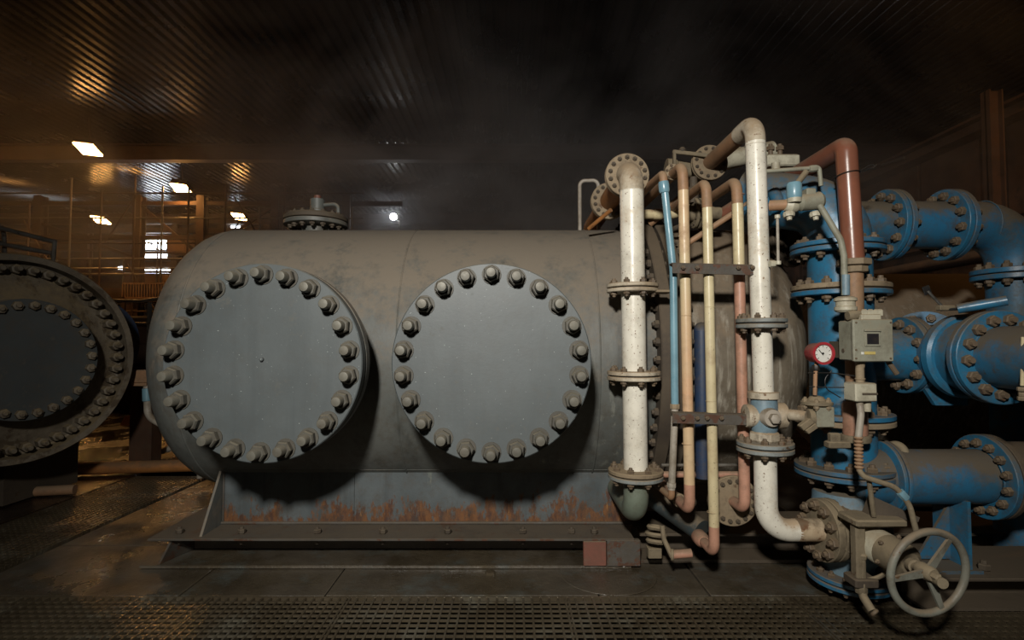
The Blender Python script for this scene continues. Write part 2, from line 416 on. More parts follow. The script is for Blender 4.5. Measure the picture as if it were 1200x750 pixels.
build('drain_cap', MB().lathe([(0, .04), (.016, .036), (.02, .02)], (-.15, 3.83, .001), (0, 0, 1), 8), 'floor', floor)
def grating(x0, x1, y0, y1, pitch=.055, z=0.0, bw=.012, cw=.013):
    p = build('grating_panel', MB().box((x0 + .004, y0, z - .035), (x0 + .016, y1, z + .001)).box((x1 - .016, y0, z - .035), (x1 - .004, y1, z + .001))
              .box((x0, y1 - .012, z - .035), (x1, y1, z + .002)).box((x0, y0, z - .035), (x1, y0 + .012, z + .002)), 'grate', floor)
    b = MB(); nx = max(1, round((x1 - x0) / pitch)); ny = max(1, round((y1 - y0) / pitch))
    for i in range(1, nx):
        xx = x0 + (x1 - x0) * i / nx; b.box((xx - bw / 2, y0, z - .035), (xx + bw / 2, y1, z))
    for j in range(1, ny):
        yy = y0 + (y1 - y0) * j / ny; b.box((x0, yy - cw / 2, z - .015), (x1, yy + cw / 2, z - .004))
    o = build('grating_bars', b, 'grate', p); o['kind'] = 'stuff'
gx = [-6.2, -4.5, -3.0, -1.88, -1.02, .34, 1.75, 2.15, 3.3, 4.6]
for i in range(len(gx) - 1): grating(gx[i], gx[i + 1], 1.6, 3.492)
for (y0, y1) in ((3.5, 4.6), (4.6, 5.7), (5.7, 6.55)): grating(-4.47, -3.6, y0, y1, .05)

# right hand wall of cladding with girders and a column
wr = struct(build('wall_right', MB().box((7.6, 2.6, 0), (7.66, 20, 5.3)), 'rightcladding'))
for i in range(9):
    y0 = 3 + i * 1.75
    build('cladding_panel', MB().box((7.54, y0 + .03, 3.5), (7.6, y0 + 1.72, 4.95), .012), 'rightcladding', wr)
for i, z in enumerate((3.42, 5.08)):
    struct(build('trim_%d' % (i + 4), MB().box((7.24, 2.6, z), (7.54, 20, z + .035)).box((7.38, 2.6, z - .17), (7.41, 20, z)).box((7.24, 2.6, z - .205), (7.54, 20, z - .17)), 'rightcladding'))
tag(build('wall_pipe', MB().tube([(7.2, 2.6, 2.95), (7.2, 20, 2.95)], .065, n=14), 'tan'), 'long dusty pipe running along the right wall below the girder', 'pipe')
for i, (yy, w_) in enumerate(((7.95, .16), (13.6, .3))):
    b = MB().box((7.0, yy - .012, 0), (7.2, yy + .012, 5.3)).box((7.0, yy - w_ / 2, 0), (7.02, yy + w_ / 2, 5.3)).box((7.18, yy - w_ / 2, 0), (7.2, yy + w_ / 2, 5.3))
    struct(build('trim_%d' % (i + 6), b, 'rightcladding'))
c = V((7.2, 10.2, 5.0))
tag(build('wall_tube', MB().cyl(c + V((0, -.3, -.03)), c + V((0, .3, .03)), .03, n=10), 'rail'), 'thin pale tube fixed under the girder on the right wall', 'fitting')

# back wall: cladding, columns, rails, daylight window
BY = 27.6
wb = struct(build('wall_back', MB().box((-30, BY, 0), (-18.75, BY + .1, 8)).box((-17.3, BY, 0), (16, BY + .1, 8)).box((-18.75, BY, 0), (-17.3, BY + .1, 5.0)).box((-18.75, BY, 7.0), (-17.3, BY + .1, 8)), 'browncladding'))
for i, xx in enumerate((-26, -23.6, -21.4, -19.2, -16.9, -15.8, -14.6, -12.3, -9.6, -7.3, -4.9, -2.5, 0, 3)):
    struct(build('trim_%d' % (i + 10), MB().box((xx - .16, BY - .45, 0), (xx + .16, BY - .41, 8)).box((xx - .02, BY - .41, 0), (xx + .02, BY - .12, 8)).box((xx - .16, BY - .12, 0), (xx + .16, BY - .08, 8)), 'brownsteel'))
for i, (z, h) in enumerate(((3.6, .3), (5.0, .12), (6.1, .08), (7.0, .25), (7.5, .12))):
    struct(build('trim_%d' % (i + 30), MB().box((-30, BY - .6, z), (16, BY - .46, z + h)), 'brownsteel'))
win = struct(build('window_1', MB().box((-18.85, BY - .06, 4.9), (-18.75, BY + .05, 7.1)).box((-17.3, BY - .06, 4.9), (-17.2, BY + .05, 7.1)).box((-18.75, BY - .06, 4.9), (-17.3, BY + .05, 5.0))
                   .box((-18.75, BY - .06, 7.0), (-17.3, BY + .05, 7.1)).box((-18.05, BY - .02, 5), (-17.99, BY + .05, 7)).box((-18.75, BY - .02, 5.35), (-17.3, BY + .05, 5.62)).box((-18.75, BY - .02, 6.05), (-17.3, BY + .05, 6.2))
                   .bar((-18.75, BY - .1, 6.9), (-17.9, BY - .1, 6.2), .05, .05), 'brownsteel'))
for (x0, x1, z0, z1) in ((-18.72, -18.06, 6.22, 6.98), (-17.98, -17.6, 6.22, 6.9), (-18.72, -18.06, 5.82, 6.04), (-17.98, -17.55, 5.8, 6.04), (-18.72, -18.06, 5.02, 5.34), (-17.98, -17.34, 5.02, 5.34)):
    build('pane', MB().box((x0, BY + .02, z0), (x1, BY + .04, z1)), 'daylight', win)
for (px, py, w_, h_) in ((160, 261, .5, .16), (263, 259, .42, .2), (276, 267, .45, .2), (142, 314, .3, .14)):
    c = at(px, py, BY - .05)
    o = struct(build('window_%d' % (px), MB().box((c.x - w_ / 2, BY - .06, c.z - h_ / 2), (c.x + w_ / 2, BY - .03, c.z + h_ / 2)), 'daylight'))

# ================================================================== main pressure vessel
TD, TZ, TR = 4.87, 1.475, 1.1
XL, XF, XR, HD = -2.34, 1.00, 1.83, .55
tank = thing('pressure_vessel', 'large horizontal grey pressure vessel with two round bolted manways', 'vessel', (-.3, TD, .2))
def head(x0, sgn, R, h, k=12):
    return [(x0 + sgn * h * math.sin(PI / 2 * i / k), R * math.cos(PI / 2 * i / k)) for i in range(k + 1)]
prof = [(x, r) for x, r in reversed(head(XL, -1, TR, HD))] + [(XF, TR)]
build('shell', MB().lathe(prof, (0, TD, TZ), (1, 0, 0), 96), 'tank', tank)
prof = [(XF + .2, TR)] + head(XR, 1, TR, HD)
build('end_shell', MB().lathe(prof, (0, TD, TZ), (1, 0, 0), 96), 'streaky', tank)
for x in (XL, -.8, .61): build('weld_seam', MB().torus((x, TD, TZ), (1, 0, 0), TR, .007, 96, 6), 'tank', tank)
f1 = build('body_flange', MB().annulus((XF, TD, TZ), (1, 0, 0), 1.22, 1.0, .09, 96, .008), 'darkdirt', tank)
f2 = build('body_flange', MB().annulus((XF + .11, TD, TZ), (1, 0, 0), 1.22, 1.0, .09, 96, .008), 'darkdirt', tank)
bolts(f1, (XF + .1, TD, TZ), (1, 0, 0), 1.165, 60, .017, .2, 'darkdirt')
CY = 3.2; CR = .585
CVX = (-1.46, -.12)
for cx in CVX:
    nk = build('manway_neck', MB().lathe([(0, .47), (1.0, .47)], (cx, CY + .17, TZ), (0, 1, 0), 64), 'tank', tank)
    build('manway_flange', MB().annulus((cx, CY + .095, TZ), (0, 1, 0), CR, .44, .08, 80, .006), 'tank', tank)
    # weld where the neck meets the shell
    wm = MB(); pts = []
    for i in range(72):
        t = 2 * PI * i / 72; xx, zz = .475 * math.cos(t), .475 * math.sin(t)
        pts.append(V((cx + xx * 1.01, TD - math.sqrt(TR ** 2 - zz ** 2) - .004, TZ + zz * 1.01)))
    pts.append(pts[0]); wm.tube(pts, .012, n=6); build('weld_seam', wm, 'tank', nk)
# studs and covers
sm = MB().lathe([(-.30, .024), (-.29, .0305), (.112, .0305), (.122, .026), (.124, .012)], (0, 0, 0), (0, 0, 1), 14).mesh('stud', M['stud'])
nm = MB().lathe([(0, .058), (.008, .058), (.008, .05)], (0, 0, 0), (0, 0, 1), 18)
nm.lathe([(.008, .047), (.05, .051), (.06, .043)], (0, 0, 0), (0, 0, 1), 6); nm = nm.mesh('nut', M['nut'])
nb = MB().lathe([(0, .05), (.05, .05)], (0, 0, 0), (0, 0, 1), 6).mesh('nut', M['stud'])
for k, (cx, lab) in enumerate(zip(CVX, ('round blue-grey manway cover with studs, beside the rounded vessel end', 'round blue-grey manway cover with studs, nearest the tall white pipe'))):
    cv = build('manway_cover', MB().lathe([(0, .001), (0, CR - .006), (.006, CR), (.074, CR), (.08, CR - .006), (.08, .001)], (cx, CY, TZ), (0, 1, 0), 96), 'cover', None, (cx, CY, TZ))
    tag(cv, lab, 'manway cover', 'manway covers on the vessel')
    for i in range(22):
        t = 2 * PI * (i + (.5 if k == 0 else .5)) / 22 + PI / 2 + PI / 22
        p = V((cx + .517 * math.cos(t), CY, TZ + .517 * math.sin(t)))
        s_ = inst('stud', sm, p, cv, (0, -1, 0), random.random())
        o = bpy.data.objects.new('nut', nm); C.objects.link(o); WL[o.name] = p; o.parent = s_; o.rotation_euler = (0, 0, random.uniform(0, 1))
        o = bpy.data.objects.new('nut', nb); C.objects.link(o); WL[o.name] = p; o.parent = s_; o.location = (0, 0, -.235)
    if k == 0: build('lifting_stub', MB().lathe([(0, .012), (.02, .011), (.024, .006)], (cx - .03 * k - .0, CY + .001, TZ + .02), (0, -1, 0), 12), 'cover', cv)
# saddle, base beam
sad = thing('vessel_saddle', 'grey saddle plinth with rusting lower edge under the pressure vessel', 'saddle', (-.6, 4.4, .2))
build('front_plate', MB().box((-2.19, 4.2, .215), (-1.2, 4.225, .66)).box((-1.197, 4.2, .215), (.97, 4.225, .66)), 'saddle', sad)
build('top_edge', MB().box((-2.15, 4.165, .625), (.97, 4.2, .64), .003), 'tank', sad)
build('weld_bead', MB().tube([(-2.2, 4.195, .225), (.97, 4.195, .225)], .012, n=8).tube([(-2.19, 4.195, .225), (-2.19, 4.195, .62)], .008, n=8), 'beam', sad)
build('gusset', MB().prism([(-2.2, 4.2, .65), (-2.2, 4.2, .215), (-2.2, 3.93, .215)], (-.018, 0, 0)), 'tank', sad)
build('end_plate', MB().box((-2.19, 4.225, .215), (-2.165, 5.5, .5)), 'tank', sad)
bm = thing('base_beam', 'long dirty steel I-beam under the vessel saddle', 'beam', (-.8, 4.2, 0))
build('top_flange', MB().box((-2.56, 3.89, .198), (.86, 4.6, .215), .003), 'beam', bm)
build('web', MB().box((-2.5, 4.2, .03), (.84, 4.225, .198)), 'darkdirt', bm)
build('bottom_flange', MB().box((-2.62, 3.9, .004), (.84, 4.5, .026), .003), 'floor', bm)
build('stiffener', MB().prism([(-2.42, 4.2, .03), (-2.42, 4.2, .198), (-2.42, 3.93, .198), (-2.5, 3.92, .03)], (.016, 0, 0)), 'beam', bm)
build('end_block', MB().box((.50, 3.88, .03), (.66, 3.92, .2), .004), 'redlead', bm)
build('end_block', MB().box((.665, 3.885, .026), (.9, 3.93, .205), .004), 'beam', bm)
hm = bolt_mesh(.016, .04, 'darkdirt')
for x in (-2.36, -1.9, -1.45, -.95, -.45, .05, .4, .62): inst('bolt', hm, (x + random.uniform(-.05, .05), 3.99, .206), bm, (0, 0, 1), random.random())
bm2 = thing('skid_beam', 'dark skid beam running behind the thin pipes on the right', 'beam', (3, 4.3, 0))
build('top_flange', MB().box((.92, 3.98, .20), (6.2, 4.5, .22), .003), 'darkdirt', bm2)
build('web', MB().box((.92, 4.22, .03), (6.2, 4.25, .2)), 'darkdirt', bm2)
build('bottom_flange', MB().box((.92, 4.0, .004), (6.2, 4.5, .026)), 'darkdirt', bm2)
# top nozzle with blind flange and vent
tn = thing('top_nozzle', 'round bolted flange with capped vent on top of the vessel', 'nozzle', (-1.76, TD, 2.55))
zc = 2.665
build('neck', MB().cyl((-1.76, TD, 2.4), (-1.76, TD, zc), .12, n=32), 'tank', tn)
joint(tn, (-1.76, TD, zc + .005), (0, 0, 1), .275, .1, .036, 16, .014, 'darkdirt', 'tank', bm='darkdirt')
build('blind_plate', MB().lathe([(0, .262), (.012, .255), (.02, .12)], (-1.76, TD, zc + .045), (0, 0, 1), 40), 'darkdirt', tn)
build('vent_stub', MB().lathe([(0, .075), (.06, .075), (.07, .062), (.16, .062), (.165, .05)], (-1.75, TD, zc + .05), (0, 0, 1), 24), 'tank', tn)
build('vent_cap', MB().lathe([(0, .03), (.03, .03), (.035, .02)], (-1.75, TD, zc + .215), (0, 0, 1), 14), 'redlead', tn)
pipe(tn, 'handle', [(-1.70, TD, zc + .16), (-1.56, TD - .02, zc + .165), (-1.55, TD - .03, zc + .05)], .017, 'tank', .05, 12)
# thin looped tube on the vessel
lt = tag(build('vent_tube', MB().tube([(.62, 4.95, 2.5), (.62, 4.95, 3.07), (.79, 4.95, 3.075), (.79, 4.95, 2.62)], .017, .05, 10), 'dullpipe'), 'thin hooked tube standing on the vessel left of the bolted elbow', 'tube')

# ================================================================== pipe rack in front of the vessel
YA = 3.40
def zA(py, Y=YA): return zat(py, Y)
def hexband(th, c, axis, R, h, mat, name='union'):
    return build(name, MB().lathe([(-h / 2, R * .93), (-h / 2 + .004, R), (h / 2 - .004, R), (h / 2, R * .93)], c, axis, 8), mat, th)
# --- tall white pipe (left)
AY = 3.58
A = thing('process_pipe', 'thick white vertical pipe with three flange joints, leftmost of the rack', 'pipe', (.79, AY, .45))
AX, AZ = .792, 2.742
pipe(A, 'upright', [(AX + .012, AY, .66), (AX, AY, AZ - .145)], .078, 'white', n=28)
pipe(A, 'elbow', [(AX, AY, AZ - .15), (AX, AY, AZ), (AX, AY + .15, AZ)], .0785, 'whitedust', .135, 28)
pipe(A, 'back_run', [(AX, AY + .14, AZ), (AX, 5.5, AZ), (AX, 5.5, 2.1)], .077, 'orange', .13, 28)
weld(A, (AX, AY, AZ - .15), (0, 0, 1), .078, 'white', .003)
joint(A, (AX, 3.73, AZ), (0, 1, 0), .15, .07, .024, 14, .009, 'brownflange', bm='darkdirt')
joint(A, (AX, 4.42, AZ), (0, 1, 0), .15, .07, .024, 14, .009, 'brownflange', bm='darkdirt')
joint(A, (AX, AY, zat(338, AY)), (0, 0, 1), .168, .072, .024, 8, .0125, 'whitedust', ph=.3)
build('tab', MB().box((AX + .08, AY - .10, zat(344, AY)), (AX + .24, AY + .05, zat(344, AY) + .016), .003), 'brownflange', A)
joint(A, (AX + .004, AY, zat(440, AY)), (0, 0, 1), .172, .072, .026, 8, .0125, 'whitedust', ph=.1)
joint(A, (AX + .01, AY, zat(555, AY)), (0, 0, 1), .176, .072, .026, 8, .0135, 'brownflange', 'greyflange', ph=.35)
pipe(A, 'drain_elbow', [(AX + .012, AY, .70), (AX + .012, AY, .49), (AX + .012, 4.19, .49)], .08, paint('green_grey_elbow', L(116, 126, 112), L(92, 98, 84), DUST, .2, .10, 9, L(168, 112, 50), rough=.5), .13, 28)
# --- thin sky blue pipe
B = thing('service_pipe', 'thin sky-blue vertical pipe beside the thick white pipe', 'pipe', at(788, 575, YA))
p0, p1, p2, p3 = at(778, 214, YA), at(789, 318, YA), at(791, 478, YA), at(787, 574, YA)
pipe(B, 'upright', [p0, p1, p2], .0235, 'skyblue', .5, 14)
pipe(B, 'lower_length', [p2, p3], .0215, 'dullpipe', .1, 14)
build('top_coupling', MB().lathe([(-.035, .031), (-.02, .034), (.02, .034), (.035, .029)], p0 + V((0, 0, -.03)), p1 - p0, 12), 'skyblue', B)
pipe(B, 'top_tail', [p0 + V((0, 0, -.01)), p0 + V((-.005, 0, .055)), p0 + V((-.01, .35, .075)), p0 + V((-.01, 1.2, .075))], .026, 'tan', .03, 14)
hexband(B, p2 + V((0, 0, .01)), (0, 0, 1), .030, .03, 'brownflange')
hexband(B, p3 + V((0, 0, .03)), (0, 0, 1), .028, .03, 'dullpipe')
pipe(B, 'foot', [p3, p3 + V((0, 0, -.05)), p3 + V((-.02, .7, -.06))], .02, 'tan', .03, 12)
# --- small vertical pipes bending back at the top
def riser(label, px, ytop, ybot, r, mtop, mmid, mbot, Y, back_top, back_bot, bands=()):
    c = at(px, 420, Y); zt, zb = zat(ytop, Y), zat(ybot, Y)
    t = thing('service_pipe', label, 'pipe', (c.x, Y, zb))
    br = r * 2.1
    pipe(t, 'top_bend', [(c.x - .015, Y, zt - .16), (c.x - .02, Y, zt), (c.x - .02, back_top, zt + .02)], r * 1.01, mtop, br, 16)
    pipe(t, 'upright', [(c.x, Y, zb + .15), (c.x - .015, Y, zt - .15)], r, mmid, .1, 16)
    pipe(t, 'bottom_bend', [(c.x, Y, zb + .16), (c.x, Y, zb), (c.x, back_bot, zb)], r * 1.01, mbot, br, 16)
    for py in bands: weld(t, (c.x - .008, Y, zat(py, Y)), (0, 0, 1), r, mmid, .0025)
    return t, c.x, zt, zb
rc = riser('thin peach vertical pipe with bent ends behind the brackets', 806, 194, 598, .033, 'tan', 'peach', 'pink', 3.42, 4.7, 4.12, (370, 520))
rd = riser('thin cream vertical pipe reaching lowest, near the floor', 834, 214, 648, .031, 'tan', 'cream', 'pink', 3.38, 4.4, 3.95, (360, 470, 600))
re_ = riser('thin pink vertical pipe tucked behind the second white pipe', 870, 212, 597, .034, 'tan', 'pink', 'pink', 3.47, 4.5, 3.72, (228,))
for t, x, zt, zb in (rc,):
    build('clamp', MB().annulus((x, 3.62, zb), (0, 1, 0), .045, .03, .03, 16), 'brownflange', t)
    build('clamp_eye', MB().annulus((x + .09, 3.7, zb - .03), (.3, 1, 0), .045, .022, .02, 18), 'darkdirt', t)
    single(t, (x - .02, 3.62, zt + .02), (0, 1, 0), .055, .03, .02, 6, .006, 'brownflange')
t, x, zt, zb = rd
build('reducer', MB().lathe([(0, .034), (.03, .048), (.1, .05), (.13, .036)], (x, 3.56, zb), (0, 1, 0), 18), 'pink', t)
t, x, zt, zb = re_
single(t, (x, 3.66, zb), (0, 1, 0), .165, .03, .03, 16, .009, 'brownflange', bm='darkdirt')
ux = lambda z: x - .015 * (z - zb - .15) / (zt - zb - .30)
build('paint_band', MB().cyl((ux(zt - .15), 3.47, zt - .15), (ux(zt - .55), 3.47, zt - .55), .0352, n=16), 'cream', t)
# --- brackets
def bracket(label, pxa, pxb, py, Y):
    a, b = at(pxa, py, Y), at(pxb, py, Y); b.z = a.z - .012
    t = thing('pipe_bracket', label, 'bracket', (a + b) / 2, 'angle brackets across the thin pipes')
    build('angle_flat', MB().bar(a + V((0, 0, .02)), b + V((0, 0, .02)), .06, .007), 'darkdirt', t)
    build('angle_leg', MB().bar(a + V((0, -.03, -.012)), b + V((0, -.03, -.012)), .007, .06, ch=.001), 'beam', t)
    for px in (806, 834) if pxb < 875 else (806, 870):
        c = at(px, py, Y); 
        build('u_bolt', MB().tube([(c.x - .043, Y - .04, a.z - .01), (c.x - .043, Y + .09, a.z - .01), (c.x + .043, Y + .09, a.z - .01), (c.x + .043, Y - .045, a.z - .01)], .006, .03, 8), 'boltrust', t)
        for sx in (-1, 1): inst('nut', bolt_mesh(.008, .012), (c.x + .043 * sx, Y - .035, a.z - .01), t, (0, -1, 0))
    build('stay', MB().bar(a + V((.11, 0, -.01)), a + V((.30, .55, -.2)), .02, .006), 'darkdirt', t)
    return t
bracket('rusty angle bracket tying the thin pipes together, higher one', 786, 882, 313, 3.355)
bracket('rusty angle bracket tying the thin pipes together, lower one', 786, 872, 487, 3.355)
# --- second white pipe
FY = 3.35; FX = 1.525
Fp = thing('process_pipe', 'tallest white vertical pipe with grey flanges and an inline valve', 'pipe', (FX, FY, .4))
FZ = 2.965
pipe(Fp, 'upright', [(FX + .012, FY, zat(465, FY)), (FX - .012, FY, FZ - .13)], .0595, 'white', n=26)
pipe(Fp, 'elbow', [(FX - .012, FY, FZ - .13), (FX - .012, FY, FZ), (FX - .012, FY + .22, FZ)], .0598, 'whitedust', .11, 26)
pipe(Fp, 'back_run', [(FX - .012, FY + .2, FZ), (FX - .012, 4.2, FZ)], .056, 'tan', .1, 24)
weld(Fp, (FX - .012, FY, FZ - .15), (0, 0, 1), .0595, 'white', .003)
joint(Fp, (FX + .004, FY, zat(379, FY)), (0, 0, 1), .147, .058, .026, 8, .012, 'greyflange', ph=.2)
pipe(Fp, 'lower_upright', [(FX + .014, FY, zat(525, FY)), (FX + .014, FY, .455), (1.78, FY + .02, .455)], .066, 'white', .15, 26)
pipe(Fp, 'valve_stub', [(1.72, FY + .017, .455), (1.92, FY + .03, .452)], .068, paint('rusted_white_stub', L(196, 180, 152), L(140, 110, 80), DUST, .3, .2, 9, L(140, 92, 56), rough=.55), .1, 24)
vz = zat(487, FY)
joint(Fp, (FX + .014, FY, zat(523, FY)), (0, 0, 1), .163, .06, .027, 8, .013, 'greyflange', ph=.35)
build('collar', MB().lathe([(-.022, .085), (-.018, .092), (.018, .092), (.022, .085)], (FX + .01, FY, zat(463, FY)), (0, 0, 1), 24), 'whitedust', Fp)
build('collar', MB().lathe([(-.03, .08), (-.02, .088), (.02, .088), (.03, .075)], (FX + .012, FY, zat(511, FY)), (0, 0, 1), 8), 'whitedust', Fp)
vb = build('valve_body', MB().lathe([(-.13, .062), (-.07, .078), (0, .085), (.07, .078), (.13, .07)], (FX + .012, FY, vz), (0, 0, 1), 28), 'paleblue', Fp)
build('valve_cap', MB().lathe([(.05, .062), (.09, .07), (.115, .068), (.12, .04)], (FX + .012, FY, vz), (-1, 0, 0), 22), 'whitedust', vb)
build('valve_cap', MB().lathe([(.05, .062), (.075, .078), (.12, .078), (.125, .03), (.2, .02)], (FX + .012, FY, vz), (1, 0, 0), 22), 'whitedust', vb)
build('valve_cap', MB().lathe([(.05, .06), (.1, .055), (.115, .05)], (FX + .012, FY, vz), (0, -1, 0), 20).lathe([(.11, .03), (.15, .03), (.155, .018)], (FX + .012, FY, vz), (0, -1, 0), 6), 'dullpipe', vb)
# --- valve behind the tallest pipe, on the pipe rack above the vessel
vt = thing('rack_valve', 'dusty flanged valve with lever above the vessel, behind the tallest pipe', 'valve', (FX, 4.35, 2.9))
joint(vt, (FX - .012, 4.14, FZ), (0, 1, 0), .135, .05, .022, 12, .008, 'brownflange', bm='darkdirt')
build('body', MB().lathe([(0, .07), (.06, .085), (.14, .105), (.24, .105), (.32, .085), (.38, .07)], (FX - .012, 4.17, FZ), (0, 1, 0), 24), 'dirt', vt)
build('bonnet', MB().lathe([(0, .06), (.12, .06), (.13, .075), (.2, .07)], (FX - .1, 4.3, FZ), (-1, 0, .1), 18), 'dirt', vt)
build('lever', MB().bar((FX - .29, 4.14, FZ + .09), (FX + .02, 4.05, FZ + .02), .022, .03, ch=.004).bar((FX - .28, 4.14, FZ - .06), (FX - .28, 4.14, FZ + .1), .02, .03), 'dirt', vt)
build('knob', MB().lathe([(0, .02), (.02, .028), (.04, .015)], (FX - .22, 4.13, FZ + .08), (0, 0, 1), 12), 'darkdirt', vt)
# pipes lying across the top of the vessel
cp = thing('cross_pipe', 'dusty cream pipe lying across the rack behind the tallest white pipe', 'pipe', (2, 4.4, 2.85))
pipe(cp, 'run', [at(822, 193, 4.4), at(905, 176, 4.45)], .075, 'pale', .1, 20)
build('sleeve', MB().cyl(at(852, 187, 4.45), at(868, 183.5, 4.45), .083, n=20, ch=.006), 'pale', cp)
cp2 = thing('cross_pipe', 'short cream pipe with coupling lying across, left of the thin pipes', 'pipe', at(780, 250, 4.1))
pipe(cp2, 'run', [at(752, 251, 4.1), at(792, 251, 4.1), at(806, 240, 4.5)], .036, 'cream', .1, 16)
build('coupling', MB().cyl(at(766, 251, 4.1), at(776, 251, 4.1), .041, n=16, ch=.004), 'cream', cp2)
nz = thing('pipe_coupling', 'dusty flanged coupling between the thin cream and peach pipes', 'coupling', at(815, 250, 3.95))
for i, px in enumerate((812, 818)):
    build('flange', MB().annulus(at(px, 250, 3.95), (1, 0, 0), .11, .04, .022, 28), 'dirt', nz)
build('body', MB().lathe([(-.1, .05), (-.02, .06), (.06, .06), (.12, .045), (.16, .045)], at(818, 250, 3.95), (1, 0, 0), 20), 'dirt', nz)
bolts(nz.children[0], at(815, 250, 3.95) + V((.015, 0, 0)), (1, 0, 0), .088, 10, .007, .05, 'darkdirt')
build('stem', MB().lathe([(0, .035), (.06, .035), (.07, .06), (.1, .06), (.12, .03), (.19, .026)], at(813, 238, 3.95), (0, 0, 1), 14), 'darkdirt', nz)
# long thin rust bars slanting behind the pipes
sb = thing('slanting_tube', 'thin rusty tube slanting up behind the thin pipes', 'tube', at(840, 270, 3.7))
pipe(sb, 'run', [at(797, 291, 3.7), at(878, 238, 3.62)], .02, 'tan', .1, 12)
build('blue_clip', MB().bar(at(868, 247, 3.6), at(882, 240, 3.6), .07, .04, ch=.01), 'blue', sb)
sb2 = thing('slanting_tube', 'red-brown tube slanting up from the vessel top behind the cream pipe', 'tube', at(840, 250, 4.4))
pipe(sb2, 'run', [at(820, 268, 4.5), at(886, 226, 4.2)], .05, 'redbrown', .1, 16)
for i, (a, b, r, lab, mt) in enumerate((((762, 262), (800, 230), .028, 'rusty tube crossing behind the sky-blue pipe, upper one', 'tan'), ((772, 275), (806, 262), .02, 'dark tube crossing low behind the sky-blue pipe', 'darkdirt'), ((690, 268), (716, 246), .016, 'thin rust-orange tube under the bolted elbow flange', 'orange'))):
    tag(build('rack_tube', MB().tube([at(*a, 4.2), at(*b, 4.0)], r, n=12), mt), lab, 'tube')
# low horizontal pipes behind the rack, feet
for (py, r, mt, lab) in ((545, .012, 'rail', 'thin grey rod running low behind the thin pipes'), (556, .022, 'pink', 'dull pink pipe running low behind the thin pipes')):
    tag(build('low_pipe', MB().tube([at(775, py, 3.72), at(868, py, 3.72)], r, n=12), mt), lab, 'pipe')
bp = thing('rear_pipe', 'dark blue vertical pipe half hidden behind the cream pipe', 'pipe', at(822, 560, 3.70))
pipe(bp, 'upright', [at(822, 388, 3.70), at(824, 560, 3.70)], .05, 'navy', .1, 18)
pipe(bp, 'top_bend', [at(822, 390, 3.70), at(822, 386, 3.70), at(822, 386, 3.95)], .05, 'navy', .06, 18)
db = thing('drain_branch', 'dark blue-grey drain pipe sloping below the thin pipes', 'pipe', at(790, 610, 3.9))
pipe(db, 'run', [at(762, 580, 4.05), at(800, 607, 3.85), at(822, 622, 3.72)], .075, paint('dark_blue_grey_pipe', L(62, 74, 78), L(50, 54, 52), DUST, .3, .1, 8), .2, 20)
tt = thing('drain_tube', 'small dirt-caked drain tube near the floor beside the lowest pipe', 'tube', at(786, 650, 3.6))
pipe(tt, 'run', [at(776, 616, 3.7), at(778, 632, 3.68), at(788, 653, 3.62)], .016, 'dirt', .06, 10)
pipe(tt, 'spur', [at(786, 650, 3.62), at(810, 648, 3.62)], .028, 'pink', .1, 12)
build('end_ring', MB().annulus(at(786, 650, 3.62), (1, -.3, 0), .038, .014, .02, 16), 'dirt', tt)
wn = thing('foot_clamp', 'dirt-caked clamp lump on the beam end beside the white pipe', 'clamp', at(768, 640, 3.85))
for i, (py, r) in enumerate(((618, .05), (626, .062), (634, .056))): build('ring', MB().torus(at(769, py, 3.8), (.1, .2, 1), r, .016, 18, 6), 'dirt', wn)
build('foot', MB().box(at(760, 655, 3.82) + V((0, 0, 0)), at(772, 638, 3.90), .004), 'dirt', wn)

# ================================================================== red-brown pipe
GY = 3.28; GX = at(996, 260, GY).x; GZ = 2.79
G = thing('process_pipe', 'glossy red-brown pipe bending down in front of the blue column', 'pipe', (GX, GY, 1.9))
pipe(G, 'upright', [(GX + .015, GY, zat(306, GY)), (GX - .01, GY, GZ - .1), (GX - .012, GY, GZ), (GX - .012, 5.2, GZ)], .0605, 'redbrown', [.1, .14], 26)
c = at(997, 205, GY)
build('wire_tie', MB().torus((GX - .008, GY, c.z), (-.12, .1, 1), .064, .004, 28, 6).tube([(GX + .05, GY - .03, c.z + .01), (GX + .12, GY - .05, c.z + .03), (GX + .14, GY - .05, c.z + .05)], .005, .02, 6).tube([(GX + .05, GY - .035, c.z + .015), (GX + .11, GY - .05, c.z + .05), (GX + .13, GY - .05, c.z + .035)], .005, .02, 6), 'black', G)
hexband(G, (GX + .016, GY, zat(308, GY)), (0, 0, 1), .095, .04, 'brownflange')
hexband(G, (GX + .016, GY, zat(316, GY)), (0, 0, 1), .075, .04, 'brownflange')
pipe(G, 'lower_length', [(GX + .016, GY, zat(312, GY)), (GX + .016, GY + .02, zat(512, GY))], .052, 'tan', .1, 20)
build('coupling', MB().lathe([(0, .06), (.02, .068), (.19, .068), (.21, .06)], (GX + .014, GY + .02, zat(512, GY)), (0, 0, 1), 20), 'pink', G)
build('base_flange', MB().lathe([(-.02, .08), (.0, .085), (.02, .08)], (GX + .014, GY + .02, zat(514, GY)), (0, 0, 1), 20), 'dirt', G)
